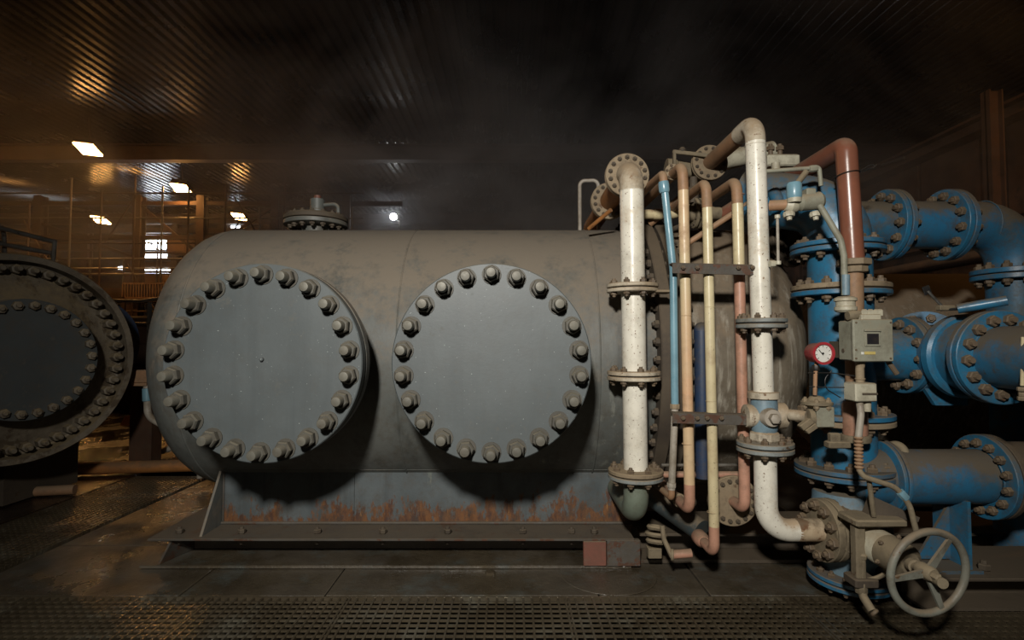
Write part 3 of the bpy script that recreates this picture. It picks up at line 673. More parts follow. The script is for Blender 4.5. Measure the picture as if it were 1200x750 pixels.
# ================================================================== blue column
HY = 3.56; HX = at(986, 420, HY).x; HR = .188
H = thing('valve_column', 'thick blue vertical pipe column with stacked flange joints', 'pipe', (HX, HY, .6))
z0 = zat(292, HY)
pipe(H, 'upright', [(HX, HY, zat(545, HY)), (HX, HY, z0 + .03)], HR, 'blue', .1, 40)
d = V((-.72, .62, .30)).normalized(); e0 = V((HX, HY, z0 + .27))
pipe(H, 'elbow', [(HX, HY, z0), e0, e0 + d * .62], HR, 'blue', .30, 40)
joint(H, (HX - .015, HY, z0), (0, 0, 1), .275, .18, .03, 12, .016, 'blueflange', ph=.1)
joint(H, (HX, HY, zat(341, HY)), (0, 0, 1), .288, .18, .032, 12, .0175, 'brownflange', 'blueflange', ph=.2)
joint(H, (HX, HY, zat(489, HY)), (0, 0, 1), .288, .18, .032, 12, .0175, 'blueflange', 'brownflange', ph=.1)
# branch to the right: flange, valve body, then a run towards the front
jz = zat(416, HY)
J = thing('branch_valve', 'blue branch with large bolted flanges right of the control box', 'valve', (2.7, 3.4, jz - .3))
JX = 2.72
pipe(J, 'branch', [(HX, HY, jz), (JX, HY, jz)], .165, 'blue', .1, 32)
joint(J, (at(1062, 415, HY).x, HY, jz), (1, 0, 0), .248, .15, .036, 12, .018, 'bluedust', 'blue', ph=.1)
build('body', MB().lathe([(-.22, .12), (-.16, .185), (.0, .195), (.12, .20), (.2, .235), (.24, .235)], (JX, HY - .02, jz), (0, -1, 0), 40), 'bluedust', J)
build('body_ring', MB().lathe([(.0, .235), (.015, .252), (.06, .252), (.075, .235)], (JX, 3.32, jz), (0, -1, 0), 48), 'blue', J)
pipe(J, 'spool', [(JX, 3.26, jz), (JX, 3.1, jz)], .215, 'blue', .1, 40)
joint(J, (JX, 3.065, jz), (0, -1, 0), .262, .16, .034, 14, .0185, 'blue', 'bluedust', ph=.08)
pipe(J, 'front_run', [(JX, 3.06, jz), (JX, 2.1, jz), (JX, 2.1, .1)], .172, 'bluedust', .3, 40)
weld(J, (JX, 3.03, jz), (0, 1, 0), .176, 'blue', .007)
build('rib', MB().prism([(JX - .2, 3.42, jz - .12), (JX + .12, 3.42, jz - .12), (JX + .12, 3.42, jz - .31), (JX - .08, 3.42, jz - .31)], (0, .03, 0)), 'blue', J)
single(J, at(1083, 405, 3.72), (.6, 1, 0), .235, .1, .04, 12, .017, 'bluedust')
build('lever_sleeve', MB().tube([at(1122, 362, 3.15), at(1180, 352, 3.02)], .028, n=14), 'blue', J)
pipe(J, 'lever_rod', [at(1102, 363, 3.18), at(1124, 362, 3.15)], .008, 'black', .1, 8)
build('lever_clip', MB().obox(at(1108, 361, 3.18), V((.045, 0, 0)), V((0, .02, 0)), V((0, 0, .015)), .004), 'dirt', J)
pipe(J, 'lever_chain', [at(1104, 359, 3.18), at(1087, 341, 3.2)], .008, 'chrome', .1, 8)
build('lever_tag', MB().obox(at(1086, 340, 3.2), V((.02, 0, .008)), V((0, .004, 0)), V((-.008, 0, .024)), .002), 'black', J)
tb = thing('impulse_tube', 'thin cream tube with union standing at the right edge before the blue pipe', 'tube', at(1197, 462, 2.75))
pipe(tb, 'run', [at(1199, 395, 2.75), at(1198, 452, 2.75)], .009, 'cream', .1, 10)
for py, r in ((456, .022), (462, .016), (467, .020)): hexband(tb, at(1198, py, 2.75), (0, 0, 1), r, .02, 'brownflange')
# upper blue pipe
IY = 4.02; iz = zat(264, IY); IX = 3.72
I = thing('process_pipe', 'dusty blue pipe at upper right with two flange joints and an elbow', 'pipe', (3, IY, 1.4))
pipe(I, 'run', [(2.28, IY, iz), (IX, IY, iz), (IX, IY, .05)], .175, 'bluedust', .3, 40)
joint(I, (at(1040, 262, IY).x, IY, iz), (1, 0, 0), .262, .17, .036, 12, .0185, 'bluedust', 'blue', ph=.1)
joint(I, (at(1109, 262, IY).x, IY, iz), (1, 0, 0), .262, .17, .036, 12, .0185, 'bluedust', 'blue', ph=.25)
weld(I, (at(1150, 262, IY).x, IY, iz), (1, 0, 0), .176, 'bluedust', .005)
joint(I, (IX, IY, zat(322, IY)), (0, 0, 1), .265, .17, .036, 12, .0185, 'blueflange', ph=.1)
build('end_cap', MB().lathe([(0, .175), (.06, .15), (.09, .05)], (2.28, IY, iz), (-1, 0, 0), 32), 'bluedust', I)
# lower blue pipe
KY = 3.5; kz = zat(558, KY); KX0, KX1 = at(1036, 555, KY).x, at(1147, 560, KY).x
K = thing('process_pipe', 'blue horizontal pipe caked with brown dust above the floor beam at right', 'pipe', (2.7, KY, .1))
pipe(K, 'run', [(HX, KY, kz), (KX1, KY, kz)], .168, 'bluedust', .1, 40)
joint(K, (KX0, KY, kz), (1, 0, 0), .225, .16, .022, 0, .01, 'bluedust', 'blue')
kf = joint(K, (KX1 + .05, KY, kz), (1, 0, 0), .262, .165, .036, 14, .0165, 'darkdirt', 'blue', ph=.2)
weld(K, (KX1 + .01, KY, kz), (1, 0, 0), .172, 'blue', .007)
pipe(K, 'far_run', [(KX1 + .05, KY, kz), (KX1 + .9, KY, kz), (KX1 + 1.2, KY + .6, kz), (KX1 + 1.6, KY + .9, .02)], .215, 'darkdirt', .35, 36)
pipe(K, 'nozzle', [at(1061, 540, KY - .03), at(1060, 519, KY - .03), at(1044, 522, KY + .05)], .025, 'dirt', .05, 14)
st = thing('pipe_stand', 'blue gusseted stand under the dusty blue pipe', 'stand', at(1117, 620, KY))
c = at(1118, 600, KY)
build('web', MB().prism([(c.x - .02, KY, kz - .16), (c.x - .02, KY, .23), (c.x - .24, KY, .23)], (0, .02, 0)), 'bluedust', st)
build('face_plate', MB().box((c.x - .03, KY - .14, .22), (c.x - .01, KY + .14, kz - .12)), 'blue', st)
build('foot', MB().box((c.x - .3, KY - .16, .2), (c.x + .04, KY + .16, .22)), 'bluedust', st)
fb = thing('skid_beam', 'dark dusty steel beam near the handwheel under the blue stand', 'beam', (3.4, KY, 0))
build('top_flange', MB().box((2.45, KY - .22, .182), (6, KY + .3, .2), .003), 'darkdirt', fb)
build('web', MB().box((2.45, KY, .02), (6, KY + .03, .182)), 'darkdirt', fb)
build('bottom_flange', MB().box((2.45, KY - .2, .003), (6, KY + .3, .02)), 'darkdirt', fb)
inst('bolt', bolt_mesh(.02, .03, 'darkdirt'), (at(1136, 622, KY).x, KY - .1, .195), fb, (0, 0, 1))
# far brown vessel on the right
rv = thing('rear_vessel', 'brown dusty vessel in shadow behind the blue pipes', 'vessel', (4.8, 5.7, .2))
build('shell', MB().lathe(head(3.4, -1, .95, .5)[::-1] + [(6.5, .95), (6.9, .5)], (0, 5.7, 1.35), (1, 0, 0), 64), 'streaky', rv)
build('saddle', MB().box((3.6, 5.2, .02), (6.2, 6.2, .7)), 'darkdirt', rv)

# ================================================================== handwheel valve at the foot of the column
vz = zat(612, HY)
VX = HX
Q = thing('gate_valve', 'blue and brown gate valve at the foot of the blue column', 'valve', (VX, HY, .02))
joint(Q, (VX, HY, zat(550, HY)), (0, 0, 1), .288, .15, .03, 12, .018, 'bluedust', 'blueflange', ph=.15)
build('body', MB().lathe([(0, .15), (.05, .16), (.12, .215), (.3, .225), (.42, .19), (.50, .185)], (VX, HY, .14), (0, 0, 1), 36), 'paleblue', Q)
build('body_neck', MB().cyl((VX, HY, .08), (VX, HY, .2), .14, n=28), 'blue', Q)
joint(Q, (VX - .02, HY - .06, .125), (.03, -.04, 1), .235, .13, .026, 14, .013, 'blueflange', ph=.3)
build('bottom_cap', MB().lathe([(0, .12), (.05, .2)], (VX - .02, HY - .06, .04), (0, 0, 1), 24), 'darkdirt', Q)
sf = at(955, 625, FY + .03)
pipe(Q, 'side_port', [(1.9, FY + .03, .452), (VX, HY - .1, .452)], .13, 'dirt', .1, 24)
joint(Q, (1.915, FY + .03, .452), (1, .1, 0), .185, .06, .04, 10, .0185, 'dirt', ph=.2)
bx = thing('yoke_gearbox', 'brown dirt-caked valve yoke and gearbox behind the handwheel', 'gearbox', (2.05, 3.1, .3))
gz = zat(640, 3.05)
gx = at(1030, 640, 3.05).x
build('yoke_plate', MB().box((gx - .15, 3.0, gz + .115), (gx + .13, 3.18, gz + .155), .012), 'dirt', bx)
build('yoke_arm', MB().box((gx - .13, 3.04, gz - .18), (gx - .075, 3.1, gz + .115), .008), 'dirt', bx)
build('yoke_arm', MB().box((gx + .12, 3.16, gz - .1), (gx + .165, 3.22, gz + .115), .008), 'darkdirt', bx)
build('yoke_foot', MB().box((gx - .15, 3.02, gz - .22), (gx - .02, 3.14, gz - .17), .008), 'darkdirt', bx)
build('top_arm', MB().prism([(gx - .02, 3.1, gz + .155), (gx + .22, 3.05, gz + .13), (gx + .23, 3.05, gz + .155), (gx + .02, 3.1, gz + .25)], (0, .06, 0)), 'darkdirt', bx)
build('back_ring', MB().annulus((gx - .01, 3.26, gz + .01), (0, -1, 0), .125, .05, .05, 28), 'dirt', bx)
build('barrel', MB().lathe([(0, .085), (.01, .092), (.17, .092), (.18, .086)], (gx, 3.17, gz), (.05, -1, -.04), 28), 'pale', bx)
build('barrel_end', MB().lathe([(0, .092), (.12, .088), (.14, .06), (.16, .05)], (gx + .009, 2.99, gz - .007), (.05, -1, -.04), 28), 'dirt', bx)
for i in range(6):
    t_ = i * PI / 3 + .3
    inst('bolt', bolt_mesh(.007, .01), (gx + .012 + .09 * math.cos(t_), 2.94, gz - .01 + .09 * math.sin(t_)), bx, (math.cos(t_), 0, math.sin(t_)))
WC = at(1088, 671, 2.62); 
hub = at(1097, 679, 2.6)
build('stem', MB().lathe([(0, .026), (.09, .026), (.092, .034), (.13, .034), (.132, .024), (.36, .024)], (gx + .02, 2.9, gz - .01), hub - V((gx + .02, 2.9, gz - .01)), 16), 'dirt', bx)
hw = thing('handwheel', 'worn grey-blue spoked handwheel at lower right', 'handwheel', WC)
wn_ = V((.12, -1, -.08)).normalized()
RW = 48 / 640 * 2.62
build('rim', MB().torus(WC, wn_, RW, .0175, 64, 12), 'wheel', hw)
hc = WC - wn_ * .01 + V((0, 0, 0))
build('hub', MB().lathe([(-.05, .026), (-.03, .034), (.03, .034), (.04, .028)], hc, wn_, 20).lathe([(.04, .02), (.065, .02), (.07, .012)], hc, wn_, 6), 'dirt', hw)
_, u, v = frame(wn_)
for a_ in (58, 185, 292):
    dr = V((math.cos(math.radians(a_)), 0, math.sin(math.radians(a_)))); dr = (dr - wn_ * dr.dot(wn_)).normalized()
    sd = dr.cross(wn_)
    build('spoke', MB().prism([hc + dr * .02 + sd * .02, hc + dr * .02 - sd * .02, WC + dr * (RW - .004) - sd * .011, WC + dr * (RW - .004) + sd * .011], wn_ * .013), 'wheel', hw)
dl = thing('drain_cock', 'small dirt-caked drain cock on the lower valve flange', 'valve', at(1008, 690, 3.05))
pipe(dl, 'stem', [at(1011, 655, 3.05), at(1010, 690, 3.05)], .012, 'dirt', .1, 10)
build('head', MB().lathe([(0, .018), (.02, .022), (.03, .014)], at(1011, 655, 3.05), (0, 0, 1), 10), 'dirt', dl)
hexband(dl, at(1009, 688, 3.05), (0, 0, 1), .032, .06, 'dirt')
pipe(dl, 'spout', [at(1009, 690, 3.05), at(1012, 700, 3.03), at(1022, 716, 2.98)], .022, 'dirt', .04, 12)
build('spout_ring', MB().annulus(at(1023, 716, 2.98), (.4, -.5, -.5), .024, .01, .018, 14), 'boltrust', dl)
pipe(dl, 'arm', [at(1010, 680, 3.05), at(1030, 678, 3.05), at(1048, 664, 3.0)], .012, 'dirt', .1, 10)

# ================================================================== control box, gauge, tubing
bY = 2.98
cb = thing('control_box', 'grey-green positioner box with small dark window beside the red gauge', 'control box', at(1013, 423, bY))
def rect(px0, py0, px1, py1, y0, y1): 
    a, b = at(px0, py1, y0), at(px1, py0, y0); return (a.x, y0, a.z), (b.x, y1, b.z)
bb = build('housing', MB().box(*rect(1002.5, 375, 1046, 423, bY + .018, bY + .17), .006), 'box', cb)
lid = build('lid', MB().box(*rect(1001, 374, 1046.5, 424, bY - .005, bY + .018), .006), 'box', cb)
build('window_frame', MB().box(*rect(1014, 388, 1032, 406, bY - .012, bY), .003), 'box', lid)
build('window_pane', MB().box(*rect(1016.5, 391, 1030, 403.5, bY - .0135, bY), .001), 'lensdark', lid)
build('hood', MB().box(*rect(1014, 386, 1033, 388.5, bY - .02, bY), .002), 'box', lid)
build('nameplate', MB().box(*rect(1013.5, 412, 1026, 415.5, bY - .0075, bY), .0005), 'yellow', lid)
build('logo_plate', MB().box(*rect(1009.5, 412.5, 1012.5, 415.5, bY - .0075, bY), .0005), 'dial', lid)
sx_ = at(1002.5, 400, bY + .018).x
build('paper_label', MB().box((sx_ - .0012, bY + .075, zat(400, bY + .09)), (sx_ + .003, bY + .125, zat(388, bY + .09)), .0005), 'yellow', bb)
for px, py in ((1003, 378), (1003, 420), (1043.5, 378), (1043.5, 420), (1003, 410)):
    build('screw', MB().lathe([(0, .006), (.006, .005)], at(px, py, bY - .004), (0, -1, 0), 8), 'boltrust', lid)
build('port', MB().lathe([(0, .014), (.008, .012)], (sx_ + .002, bY + .125, zat(411, bY + .1)), (-1, 0, 0), 10), 'darkdirt', bb)
mf = build('manifold', MB().box(*rect(1010, 368, 1033, 375, bY + .02, bY + .1), .004), 'pale', cb)
for px in (1013, 1020, 1027, 1031): build('fitting', MB().lathe([(0, .016), (.03, .016), (.036, .01)], at(px, 370, bY + .04), (0, 0, 1), 6), 'pale', mf)
build('side_fitting', MB().lathe([(0, .025), (.03, .03), (.07, .022)], at(993, 370, bY + .06), (1, 0, .1), 12), 'dirt', cb)
build('mount_bracket', MB().box(*rect(996, 400, 1030, 420, bY + .13, bY + .33)), 'darkdirt', cb)
pipe(cb, 'arm', [at(1041, 424, bY + .05), at(1051, 438, bY + .05)], .014, 'boltrust', .1, 10)
build('gland', MB().lathe([(0, .022), (.03, .026), (.045, .018)], at(1008, 431, bY + .06), (0, 0, 1), 12).lathe([(0, .022), (.1, .022)], at(1008, 452, bY + .06), (0, 0, 1), 14).torus(at(1008, 444, bY + .06), (0, 0, 1), .022, .005, 16, 6), 'brownflange', cb)
ar = thing('air_regulator', 'pale boxy regulator hanging below the control box', 'regulator', at(1015, 472, bY))
build('body', MB().box(*rect(1003, 449, 1028, 471, bY, bY + .11), .006), 'pale', ar)
build('cover_strip', MB().box(*rect(1011, 460.5, 1029, 463, bY - .004, bY + .11), .001), 'darkdirt', ar)
build('bowl', MB().lathe([(0, .02), (.05, .022), (.06, .02)], at(1016, 482, bY + .05), (0, 0, 1), 14), 'pale', ar)
# flexible conduit
cd = thing('flexible_conduit', 'ribbed flexible conduit curving from the regulator to the gearbox', 'conduit', at(1075, 622, 2.95))
pipe(cd, 'upper_length', [at(1007, 470, bY + .04), at(1009, 485, bY + .02), at(1006, 512, bY + .02)], .018, 'dullpipe', .1, 14)
rb = MB()
for i in range(9): rb.torus(at(1006 + i * .1, 513 + i * 4.3, bY + .02), (0, 0, 1), .016, .0075, 18, 6)
rb.tube([at(1006, 509, bY + .02), at(1007, 552, bY + .02)], .014, n=12)
build('ribbed_sleeve', rb, 'tan', cd)
pipe(cd, 'lower_length', [at(1007, 550, bY + .02), at(1010, 558, bY), at(1050, 571, bY - .02), at(1066, 592, bY - .03), at(1074, 624, bY - .05)], .0145, 'dirt', [.04, .1, .12], 12)
hexband(cd, at(1058, 580, bY - .025), (1, 0, -1.1), .022, .05, 'skyblue')
pipe(cd, 'side_tube', [at(1018, 560, bY + .03), at(1024, 605, bY + .06)], .013, 'dirt', .1, 10)
# red gauge on stem
gY = 3.13
ga = thing('pressure_gauge', 'round red pressure gauge with white dial left of the control box', 'gauge', at(955, 462, gY))
gc = at(963, 414, gY - .03); gd = V((.03, -1, -.02)).normalized()
build('case', MB().lathe([(-.09, .05), (-.08, .056), (.0, .058), (.004, .064), (.022, .064), (.022, .05), (.008, .049), (.008, .001)], gc, gd, 32), 'red', ga)
dial = build('dial', MB().lathe([(.0, .05), (.012, .0495)], gc, gd, 28), 'dial', ga)
_, gu, gv = frame(gd)
tk = MB()
for i in range(9):
    a_ = math.radians(-45 + i * 33.75); dr = V((gu.x * math.cos(a_), gu.y * math.cos(a_), math.sin(a_)))
    tk.bar(gc + gd * .0125 + dr * .035, gc + gd * .0125 + dr * .045, .003, .001, up=gd)
build('tick_marks', tk, 'black', dial)
build('needle', MB().bar(gc + gd * .0135 + V((0, 0, -.01)), gc + gd * .0135 + gu * .025 + V((0, 0, .022)), .004, .0015, up=gd).lathe([(.012, .006), (.016, .005)], gc, gd, 10), 'black', dial)
pipe(ga, 'stem', [at(957, 424, gY), at(955.5, 440, gY), at(955, 463, gY)], .011, 'tan', .1, 10)
hexband(ga, at(956, 431, gY), (0, 0, 1), .02, .03, 'black')
# solenoid manifold left of the column
so = thing('solenoid_valve', 'grey boxy solenoid valve plumbed to the tallest white pipe', 'valve', at(962, 505, gY))
build('coil_box', MB().box(*rect(958, 477, 978, 501, gY - .03, gY + .08), .004), 'box', so)
build('bonnet', MB().lathe([(0, .055), (.015, .085), (.03, .085), (.04, .05), (.06, .035), (.065, .015)], at(957, 477, gY + .03), (0, 0, 1), 16), 'dirt', so)
bolts(so, at(957, 473, gY + .03), (0, 0, 1), .068, 6, .009, .02, 'brownflange')
build('body', MB().lathe([(0, .05), (.08, .06), (.12, .04)], at(945, 489, gY + .03), (1, 0, -.1), 14), 'dirt', so)
pipe(so, 'inlet', [at(926, 486, gY + .12), at(946, 488, gY + .04)], .033, 'whitedust', .1, 16)
pipe(so, 'inlet_neck', [(FX + .15, FY, zat(487, FY)), at(928, 486, gY + .12)], .018, 'whitedust', .1, 12)
build('clamp_lug', MB().obox(at(944, 497, gY), V((.03, 0, .022)), V((0, .02, 0)), V((-.012, 0, .014)), .004).obox(at(950, 502, gY), V((.03, 0, .02)), V((0, .02, 0)), V((-.01, 0, .012)), .004), 'dirt', so)
build('lower_lug', MB().box(*rect(972, 518, 998, 526, gY, gY + .06), .006).box(*rect(974, 508, 986, 519, gY + .01, gY + .05), .005), 'dirt', so)
for i, (a, b, c_) in enumerate((((947, 437), (975, 437), (1004, 441)), ((948, 453), (970, 454), (990, 454)))):
    tag(build('signal_wire', MB().tube([at(*a, gY), at(*b, gY - .02), at(*c_, gY - .05)], .0035, .3, 6), 'black'), ('upper' if i == 0 else 'lower') + ' thin dark tube across the blue column beside the gauge', 'tube')
tag(build('signal_wire', MB().tube([at(975, 434, gY), at(966, 444, gY), at(968, 456, gY), at(985, 466, gY)], .003, .05, 6), 'black'), 'curled black wire loop on the blue column', 'wire')
# olive tube down the front of the column with union
ot = thing('impulse_tube', 'olive tube running down to a round union in front of the blue column', 'tube', at(990, 362, 3.1))
pipe(ot, 'run', [at(950, 225, 3.2), at(962, 243, 3.17), at(985, 281, 3.12), at(989, 300, 3.11), at(990, 346, 3.1)], .0175, 'box', .1, 14)
pipe(ot, 'lower_sleeve', [at(991, 322, 3.1), at(991, 346, 3.1)], .022, 'paleblue', .1, 14)
build('union', MB().lathe([(0, .045), (.012, .058), (.03, .058), (.034, .05), (.06, .05), (.064, .06), (.08, .058), (.09, .04)], at(991, 366, 3.1), (0, 0, 1), 18), 'pale', ot)
# fittings on the blue elbow (left, top)
fe = thing('elbow_fittings', 'pale and sky-blue fittings clustered on the blue elbow', 'fitting', at(940, 250, 3.2))
build('cross_body', MB().lathe([(0, .03), (.02, .05), (.10, .05), (.13, .055), (.15, .04)], at(934, 238, 3.2), (1, 0, .1), 18), 'box', fe)
build('cross_top', MB().box(*rect(946, 220, 957, 232, 3.17, 3.24), .006), 'box', fe)
build('blue_cup', MB().lathe([(0, .035), (.02, .042), (.09, .042), (.1, .036)], at(931, 234, 3.18), (0, 0, 1), 16), 'skyblue', fe)
build('cup_ring', MB().lathe([(0, .038), (.025, .04)], at(931, 237.5, 3.18), (0, 0, 1), 16), 'pale', fe)
pipe(fe, 'swivel', [at(932, 218, 3.2), at(942, 205, 3.25), at(945, 201, 3.25)], .018, 'dirt', .04, 12)
pipe(fe, 'side_stub', [at(902, 241, 3.28), at(924, 240, 3.22)], .032, 'tan', .1, 14)
build('tee', MB().lathe([(0, .035), (.03, .05), (.06, .045), (.08, .03)], at(920, 240, 3.22), (1, 0, -.1), 14), 'pale', fe)
for px, py in ((924, 249), (955, 249)): build('bolt', MB().lathe([(0, .03), (.012, .034), (.03, .03)], at(px, py, 3.22), (0, -.2, -1), 10).lathe([(.03, .016), (.05, .014)], at(px, py, 3.22), (0, -.2, -1), 8), 'pale', fe)
ht = thing('header_tube', 'thin grey horizontal tube in front of the red-brown pipe bend', 'tube', at(930, 200, 3.5))
pipe(ht, 'run', [at(893, 201, 3.35), at(950, 197, 3.3), at(960, 195, 3.3), at(962, 218, 3.3)], .013, 'box', .03, 12)
build('joint_nut', MB().lathe([(0, .018), (.01, .022), (.04, .022), (.05, .018)], at(948, 198, 3.3), (1, 0, .1), 8), 'box', ht)
pc = thing('rack_junction', 'pale boxy fitting with clips on the rack beside the red-brown pipe', 'fitting', at(920, 190, 4.0))
build('body', MB().box(*rect(900, 180, 938, 194, 4.0, 4.2), .01), 'pale', pc)
build('clip', MB().lathe([(0, .03), (.05, .03)], at(909, 199, 3.9), (0, 0, 1), 12), 'pale', pc)
for px in (903, 914): inst('bolt', bolt_mesh(.018, .05), at(px, 180, 4.05), pc, (0, 0, 1))
bs = thing('blue_spout', 'small bright blue curved pipe stub behind the tallest white pipe', 'pipe', at(905, 240, 3.6))
pipe(bs, 'stub', [at(900, 246, 3.6), at(914, 240, 3.6), at(906, 224, 3.65)], .04, 'blue', .06, 18)
hk = thing('sample_tube', 'thin pale tube with elbow right of the tallest white pipe', 'tube', at(912, 300, 3.25))
pipe(hk, 'run', [at(911, 254, 3.25), at(912, 308, 3.25), at(904, 309, 3.27)], .0085, 'dullpipe', .02, 10)
for px, py in ((911, 254), (912, 308)): hexband(hk, at(px, py, 3.25), (0, 0, 1), .016, .022, 'pale')
hexband(hk, at(905, 309, 3.27), (1, 0, 0), .022, .03, 'pale')
rf = thing('rear_flange', 'dark dusty round flange behind the tallest pipe above the streaked shell', 'flange', at(920, 290, 4.0))
single(rf, at(922, 288, 4.05), (.55, -1, .35), .17, .05, .04, 10, .016, 'darkdirt', bm='darkdirt')
build('neck', MB().cyl(at(922, 288, 4.05), at(922, 296, 4.5), .12, n=24), 'darkdirt', rf)

# ================================================================== second vessel at the left edge
LN = V((.85, -.53, 0)).normalized(); LC = V((-4.58, 5.0, 1.44))
lv = thing('flanged_vessel', 'dim brown vessel end with rings of studs at the left edge', 'vessel', (LC.x, LC.y, .0))
build('shell', MB().lathe([(-.05, .86), (-2.6, .86), (-3.0, .6), (-3.1, .2)], LC, LN, 64), 'vessel', lv)
fl = build('outer_flange', MB().lathe([(-.12, .84), (-.12, .945), (-.1, .955), (.12, .955), (.135, .945), (.135, .892), (.0, .885), (-.02, .84)], LC, LN, 80, closed=True), 'vessel', lv)
build('end_plate', MB().lathe([(-.03, .86), (.0, .86), (.0, .78), (.10, .60), (.16, .54), (.16, .1)], LC, LN, 72), 'vessel', lv)
su = MB().lathe([(-.06, .027), (.16, .027), (.17, .02)], (0, 0, 0), (0, 0, 1), 10); su.lathe([(.0, .045), (.09, .045), (.095, .036)], (0, 0, 0), (0, 0, 1), 6); su = su.mesh('stud', M['vessel'])
_, lu, lvv = frame(LN)
for i in range(44):
    t_ = 2 * PI * i / 44
    inst('stud', su, LC + LN * .0 + (lu * math.cos(t_) + lvv * math.sin(t_)) * .82, fl, LN, random.random())
cvr = build('inner_cover', MB().lathe([(.16, .40), (.30, .40), (.30, .53), (.305, .535), (.38, .535), (.385, .53), (.385, .001)], LC, LN, 72), 'vesselface', lv)
su2 = MB().lathe([(-.04, .02), (.07, .02), (.075, .015)], (0, 0, 0), (0, 0, 1), 8); su2.lathe([(.0, .04), (.045, .04), (.05, .03)], (0, 0, 0), (0, 0, 1), 6); su2 = su2.mesh('stud', M['vessel'])
for i in range(26):
    t_ = 2 * PI * i / 26 + .05
    inst('stud', su2, LC + LN * .385 + (lu * math.cos(t_) + lvv * math.sin(t_)) * .475, cvr, LN, random.random())
build('saddle_leg', MB().box((LC.x - 1.0, LC.y + .3, .02), (LC.x - .3, LC.y + 1.2, .75)), 'darkdirt', lv)
build('saddle_leg', MB().box((LC.x - 1.9, LC.y + .7, .02), (LC.x - 1.3, LC.y + 1.5, .75)), 'darkdirt', lv)
vr = thing('vessel_railing', 'grey double rail on top of the left vessel', 'railing', at(30, 300, 5.6))
for (a, b) in (((-20, 262), (66, 284)), ((-20, 282), (62, 297))): pipe(vr, 'rail', [at(*a, 5.7), at(*b, 5.9)], .025, 'rail', .1, 10)
for (a, b) in (((64, 283), (62, 312)), ((4, 268), (6, 300))): pipe(vr, 'post', [at(*a, 5.85), at(*b, 5.85)], .022, 'rail', .1, 10)
bf = thing('blue_flange', 'dark blue round flange peeking out behind the left vessel', 'flange', at(150, 470, 6.2))
c = at(106, 402, 6.3)
single(bf, c, (.9, -.45, 0), .52, .2, .08, 16, .018, 'navy')
build('hub', MB().lathe([(-.6, .38), (.02, .38)], c, (.9, -.45, 0), 32), 'navy', bf)
build('clip', MB().obox(at(167, 441, 6.0), V((.10, 0, 0)), V((0, .06, 0)), V((0, 0, .07)), .01).obox(at(166, 450, 6.0), V((.08, 0, 0)), V((0, .05, 0)), V((0, 0, .02)), .005), 'tan', bf)
pl = thing('sample_pipe', 'grey bent pipe with red collar left of the first manway', 'pipe', at(180, 495, 6.0))
pipe(pl, 'run', [at(172, 450, 6.0), at(173, 488, 6.0), at(190, 498, 6.0), at(235, 497, 6.0), at(235, 560, 6.0)], .036, 'dullpipe', .15, 14)
build('sleeve', MB().cyl(at(172, 455, 6.0), at(172.5, 470, 6.0), .047, n=16, ch=.004), 'skyblue', pl)
cl = MB()
for i in range(4): cl.torus(at(194 + i * 4, 497.5, 6.0), (1, 0, 0), .042, .014, 16, 6)
build('collar', cl, 'redlead', pl)
hs = thing('drain_hose', 'grey curved hose lying on the wet floor by the first manway', 'hose', at(190, 525, 5.6))
pipe(hs, 'run', [at(186, 503, 7.6), at(202, 504, 7.6), at(203, 524, 7.6), at(190, 529, 7.6), at(160, 528, 7.65)], .042, 'dullpipe', .16, 12)
tag(build('amber_box', MB().prism([at(140, 499, 7), at(158, 499, 7), at(157, 486, 7), at(146, 488, 7)], (0, .3, 0)), 'amber'), 'small amber box on the wet floor behind the left vessel', 'box')
pd = thing('rust_pedestal', 'rusty steel pedestal standing behind the grey bent pipe', 'pedestal', at(166, 480, 7.0))
build('post', MB().box((-4.80, 6.9, .0), (-4.52, 7.1, 1.1)), 'brownsteel', pd)
build('foot', MB().box((-4.95, 6.8, .0), (-4.4, 7.2, .05)), 'brownsteel', pd)
lp = thing('floor_pipe', 'long rusty pipe lying on the floor behind the left vessel', 'pipe', at(110, 540, 5.8))
pipe(lp, 'run', [(-7.5, 6.25, .09), (-3.6, 6.75, .09)], .075, 'orange', .1, 14)
lp = thing('floor_pipe', 'second rusty floor pipe lying nearer the grating walkway', 'pipe', at(110, 550, 5.4))
pipe(lp, 'run', [(-7.0, 5.2, .06), (-4.55, 5.75, .06)], .05, 'tan', .1, 14)

# ================================================================== mezzanine and machinery behind the left gap
mz = thing('mezzanine', 'brown steel mezzanine platform before the daylit window', 'platform', at(240, 340, 20))
build('deck', MB().box((-24, 19.5, 3.2), (-4, 23, 3.4)), 'brownsteel', mz)
build('edge_beam', MB().box((-24, 19.4, 3.0), (-4, 19.5, 3.5)), 'brownsteel', mz)
for x in (-22, -19.6, -17.2, -13.6, -11.3, -8.6, -6): build('column', MB().box((x - .14, 19.6, 0), (x + .14, 19.64, 6.9)).box((x - .02, 19.64, 0), (x + .02, 19.9, 6.9)).box((x - .14, 19.9, 0), (x + .14, 19.94, 6.9)), 'brownsteel', mz)
for z in (4.0, 4.55): build('rail', MB().tube([(-24, 19.45, z), (-4, 19.45, z)], .035, n=8), 'rail', mz)
for i in range(17): build('rail_post', MB().tube([(-23.5 + i * 1.2, 19.45, 3.3), (-23.5 + i * 1.2, 19.45, 4.57)], .03, n=8), 'rail', mz)
for (a, b) in (((-17.2, 5.9), (-13.6, 4.6)), ((-13.6, 6.6), (-11.3, 4.7)), ((-11.3, 4.7), (-8.6, 6.6)), ((-22, 4.6), (-19.6, 6.6))):
    build('brace', MB().bar((a[0], 19.75, a[1]), (b[0], 19.75, b[1]), .07, .09), 'brownsteel', mz)
for z in (5.3, 6.55): build('cross_beam', MB().box((-24, 19.66, z), (-4, 19.86, z + .14)), 'brownsteel', mz)
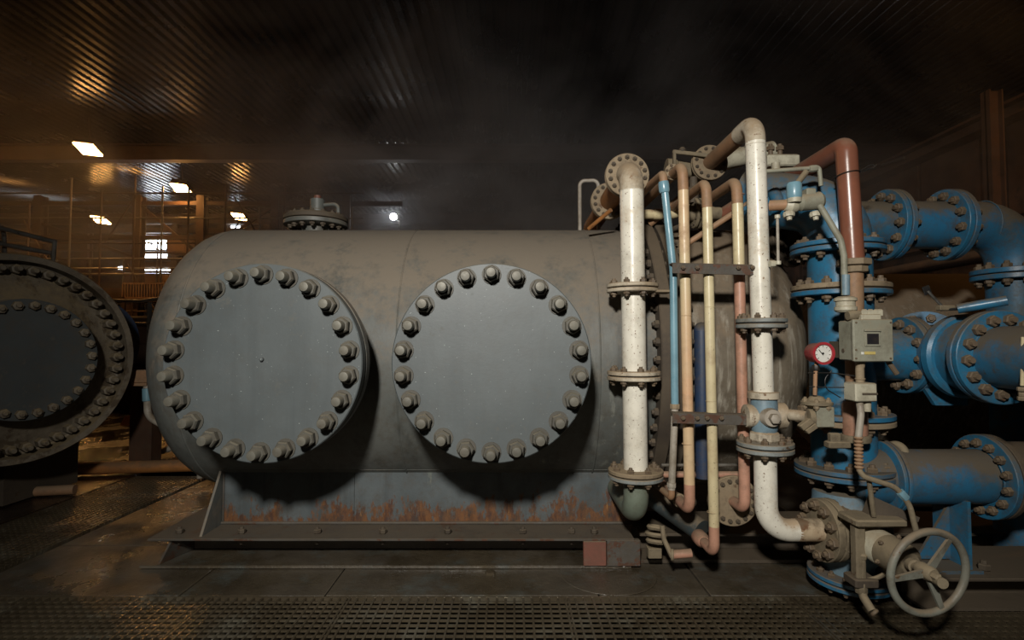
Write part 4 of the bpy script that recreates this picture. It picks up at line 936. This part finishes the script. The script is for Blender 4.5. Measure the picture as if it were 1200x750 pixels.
for i, (x0, x1, z0, z1, mt) in enumerate(((-14.0, -13.0, 3.45, 4.1, 'tan'), (-12.9, -12.2, 4.9, 5.5, 'tan'), (-20.6, -19.9, 3.5, 4.9, 'browncladding'), (-10.9, -9.9, 3.45, 4.7, 'brownsteel'))):
    cbx = thing('cabinet', ('tan squat cabinet', 'small tan cabinet high up', 'tall brown cabinet', 'brown cabinet')[i] + ' on the mezzanine behind the rails', 'cabinet', ((x0 + x1) / 2, 20.6, z0))
    build('body', MB().box((x0, 20.3, z0), (x1, 20.9, z1), .02), mt, cbx)
    build('door', MB().box((x0 + .06, 20.27, z0 + .06), (x1 - .06, 20.3, z1 - .06), .01), mt, cbx)
ld = thing('stair_grille', 'row of brown upright bars in a low panel under the window', 'grille', at(172, 345, 15))
a, b = at(143, 348, 17.2), at(202, 333, 17.2)
build('frame', MB().box((a.x, 17.2, a.z - .05), (b.x, 17.26, a.z)).box((a.x, 17.2, b.z), (b.x, 17.26, b.z + .05)), 'tan', ld)
for i in range(19):
    x = a.x + (b.x - a.x) * i / 18; build('bar', MB().box((x - .016, 17.2, a.z), (x + .016, 17.25, b.z)), 'tan', ld)
build('leg', MB().box((a.x, 17.2, 0), (a.x + .08, 17.28, a.z)).box((b.x - .08, 17.2, 0), (b.x, 17.28, a.z)), 'brownsteel', ld)
hr = thing('hand_rail', 'pale curved handrail between the two vessels', 'railing', at(175, 390, 12))
pipe(hr, 'top_rail', [at(128, 352, 12.5), at(165, 353, 12.3), at(185, 350, 12.2), at(225, 337, 12)], .04, 'rail', .4, 10)
for px, py in ((173, 354), (131, 353)): build('post', MB().box(V((at(px - 1.6, 400, 12.3).x, 12.3, 0)), V((at(px + 1.6, 400, 12.3).x, 12.37, at(px, py, 12.3).z))), 'rail', hr)
pipe(hr, 'mid_rail', [at(128, 378, 12.5), at(175, 379, 12.3)], .022, 'rail', .4, 10)
sc = thing('scaffold', 'lattice of thin scaffold tubes in front of the back wall', 'scaffold', (-13, 18.2, 0))
for i in range(16):
    x = -21.5 + i * 1.08 + random.uniform(-.2, .2); build('upright', MB().tube([(x, 18.2, 0), (x, 18.2, random.uniform(5.6, 7.3))], .032, n=8), 'rail' if i % 3 == 0 else 'brownsteel', sc)
for z in (2.6, 4.05, 4.9, 5.75, 6.6): build('ledger', MB().tube([(-21.8, 18.26, z), (-5, 18.26, z)], .03, n=8), 'rail' if z in (4.05, 5.75) else 'brownsteel', sc)
for i in range(9):
    x = -20.6 + i * 1.75; z = (4.05, 4.9, 2.6)[i % 3]; build('brace', MB().tube([(x, 18.14, z), (x + 1.0 * (-1) ** i, 18.14, z + 1.6)], .026, n=8), 'brownsteel', sc)
mc = thing('far_machine', 'low brown machine block seen between the vessels', 'machine', at(165, 450, 13))
build('base', MB().box((-10.5, 12.6, 0), (-7.6, 14, 1.0), .04), 'brownsteel', mc)
build('drum', MB().lathe([(0, .45), (.1, .5), (2.2, .5), (2.3, .45)], (-10.3, 13.3, 1.4), (1, 0, 0), 28), 'brownsteel', mc)
build('hood', MB().box((-9.6, 12.8, 1.5), (-8.4, 13.8, 2.2), .05), 'brownsteel', mc)

# ================================================================== lamps
def ceil_lamp(px, py, Y, label, w_=.56, d_=.46, tilt=(-.40, .12), col='lampglow', drop=1.0):
    c = at(px, py, Y)
    t = thing('ceiling_lamp', label, 'lamp', c, 'glowing lamps under the roof')
    R_ = Matrix.Rotation(tilt[1], 3, 'Y') @ Matrix.Rotation(tilt[0], 3, 'X')
    X_, Y_, Z_ = R_ @ V((w_ / 2, 0, 0)), R_ @ V((0, d_ / 2, 0)), R_ @ V((0, 0, 1))
    build('housing', MB().obox(c + Z_ * .12, X_ * 1.06, Y_ * 1.06, Z_ * .1, .02), 'darkdirt', t)
    build('lens', MB().obox(c, X_, Y_, Z_ * .02), col, t)
    pipe(t, 'hanger', [c + Z_ * .2, V((c.x, c.y, CZ))], .02, 'darkdirt', .1, 8)
    return t
ceil_lamp(103, 175, 15.4, 'orange glowing lamp under the roof, highest and nearest')
ceil_lamp(212, 221, 19.4, 'orange glowing lamp under the roof, second from the nearest')
ceil_lamp(280, 254, 23.6, 'orange glowing lamp above the rounded vessel end', .5, .42)
ceil_lamp(118, 258, 24.0, 'orange glowing lamp to the left above the window', .6, .5)
ceil_lamp(-75, 150, 15.4, 'unseen orange lamp added beyond the left edge for its light', .8, .6)  # added out of view for extra orange light from the left
ceil_lamp(600 + F * 6.3 / 4.9, 400 - F * 4.4 / 4.9, 4.9, 'unseen orange lamp added beyond the right edge to light the wall', .26, .2, (.5, -.3))  # added out of view and tilted to brighten the right wall
fl_ = thing('flood_lamp', 'small bright white flood lamp above the vessel', 'lamp', at(464, 270, 22))
c = at(461, 254, 22)
build('lens', MB().lathe([(0, .13), (.03, .12)], c, (.1, -1, -.2), 16), 'lampwhite', fl_)
build('shade', MB().lathe([(-.2, .08), (-.02, .15), (.0, .15)], c + V((0, .03, 0)), (.1, -1, -.2), 16), 'darkdirt', fl_)
pipe(fl_, 'mast', [c + V((.22, .1, .15)), V((c.x + .22, c.y + .1, 0))], .035, 'rail', .1, 8)
build('ball', MB().lathe([(-.15, .02), (-.1, .11), (0, .16), (.1, .11), (.15, .02)], c + V((.22, .1, 0)), (0, 0, 1), 14), 'rail', fl_)

# ================================================================== steam drifting under the roof
def steam():
    t = NT('steam'); t.n.remove(t.b)
    vs = t.n.new('ShaderNodeVolumeScatter'); vs.inputs['Color'].default_value = (.92, .92, .95, 1); vs.inputs['Anisotropy'].default_value = .25
    n1 = t.noise(.34, 5, .62, (1, 1, 1.25), .6)
    d = t.rng(n1, .47, .70, .0015, .24)
    sx = t.n.new('ShaderNodeSeparateXYZ'); t.link(t.pos.outputs['Position'], sx.inputs[0])
    d = t.math('MULTIPLY', d, t.rng(sx.outputs[0], -11, -3, .07, 1))
    t.link(d, vs.inputs['Density']); t.link(vs.outputs[0], t.out.inputs['Volume'])
    return t.m
o = build('steam', MB().box((-24, 6.2, 2.75), (6.9, 26.5, 7.45)), steam())
o['kind'] = 'stuff'; o['label'] = 'thin grey steam drifting under the roof behind the vessel'; o['category'] = 'steam'
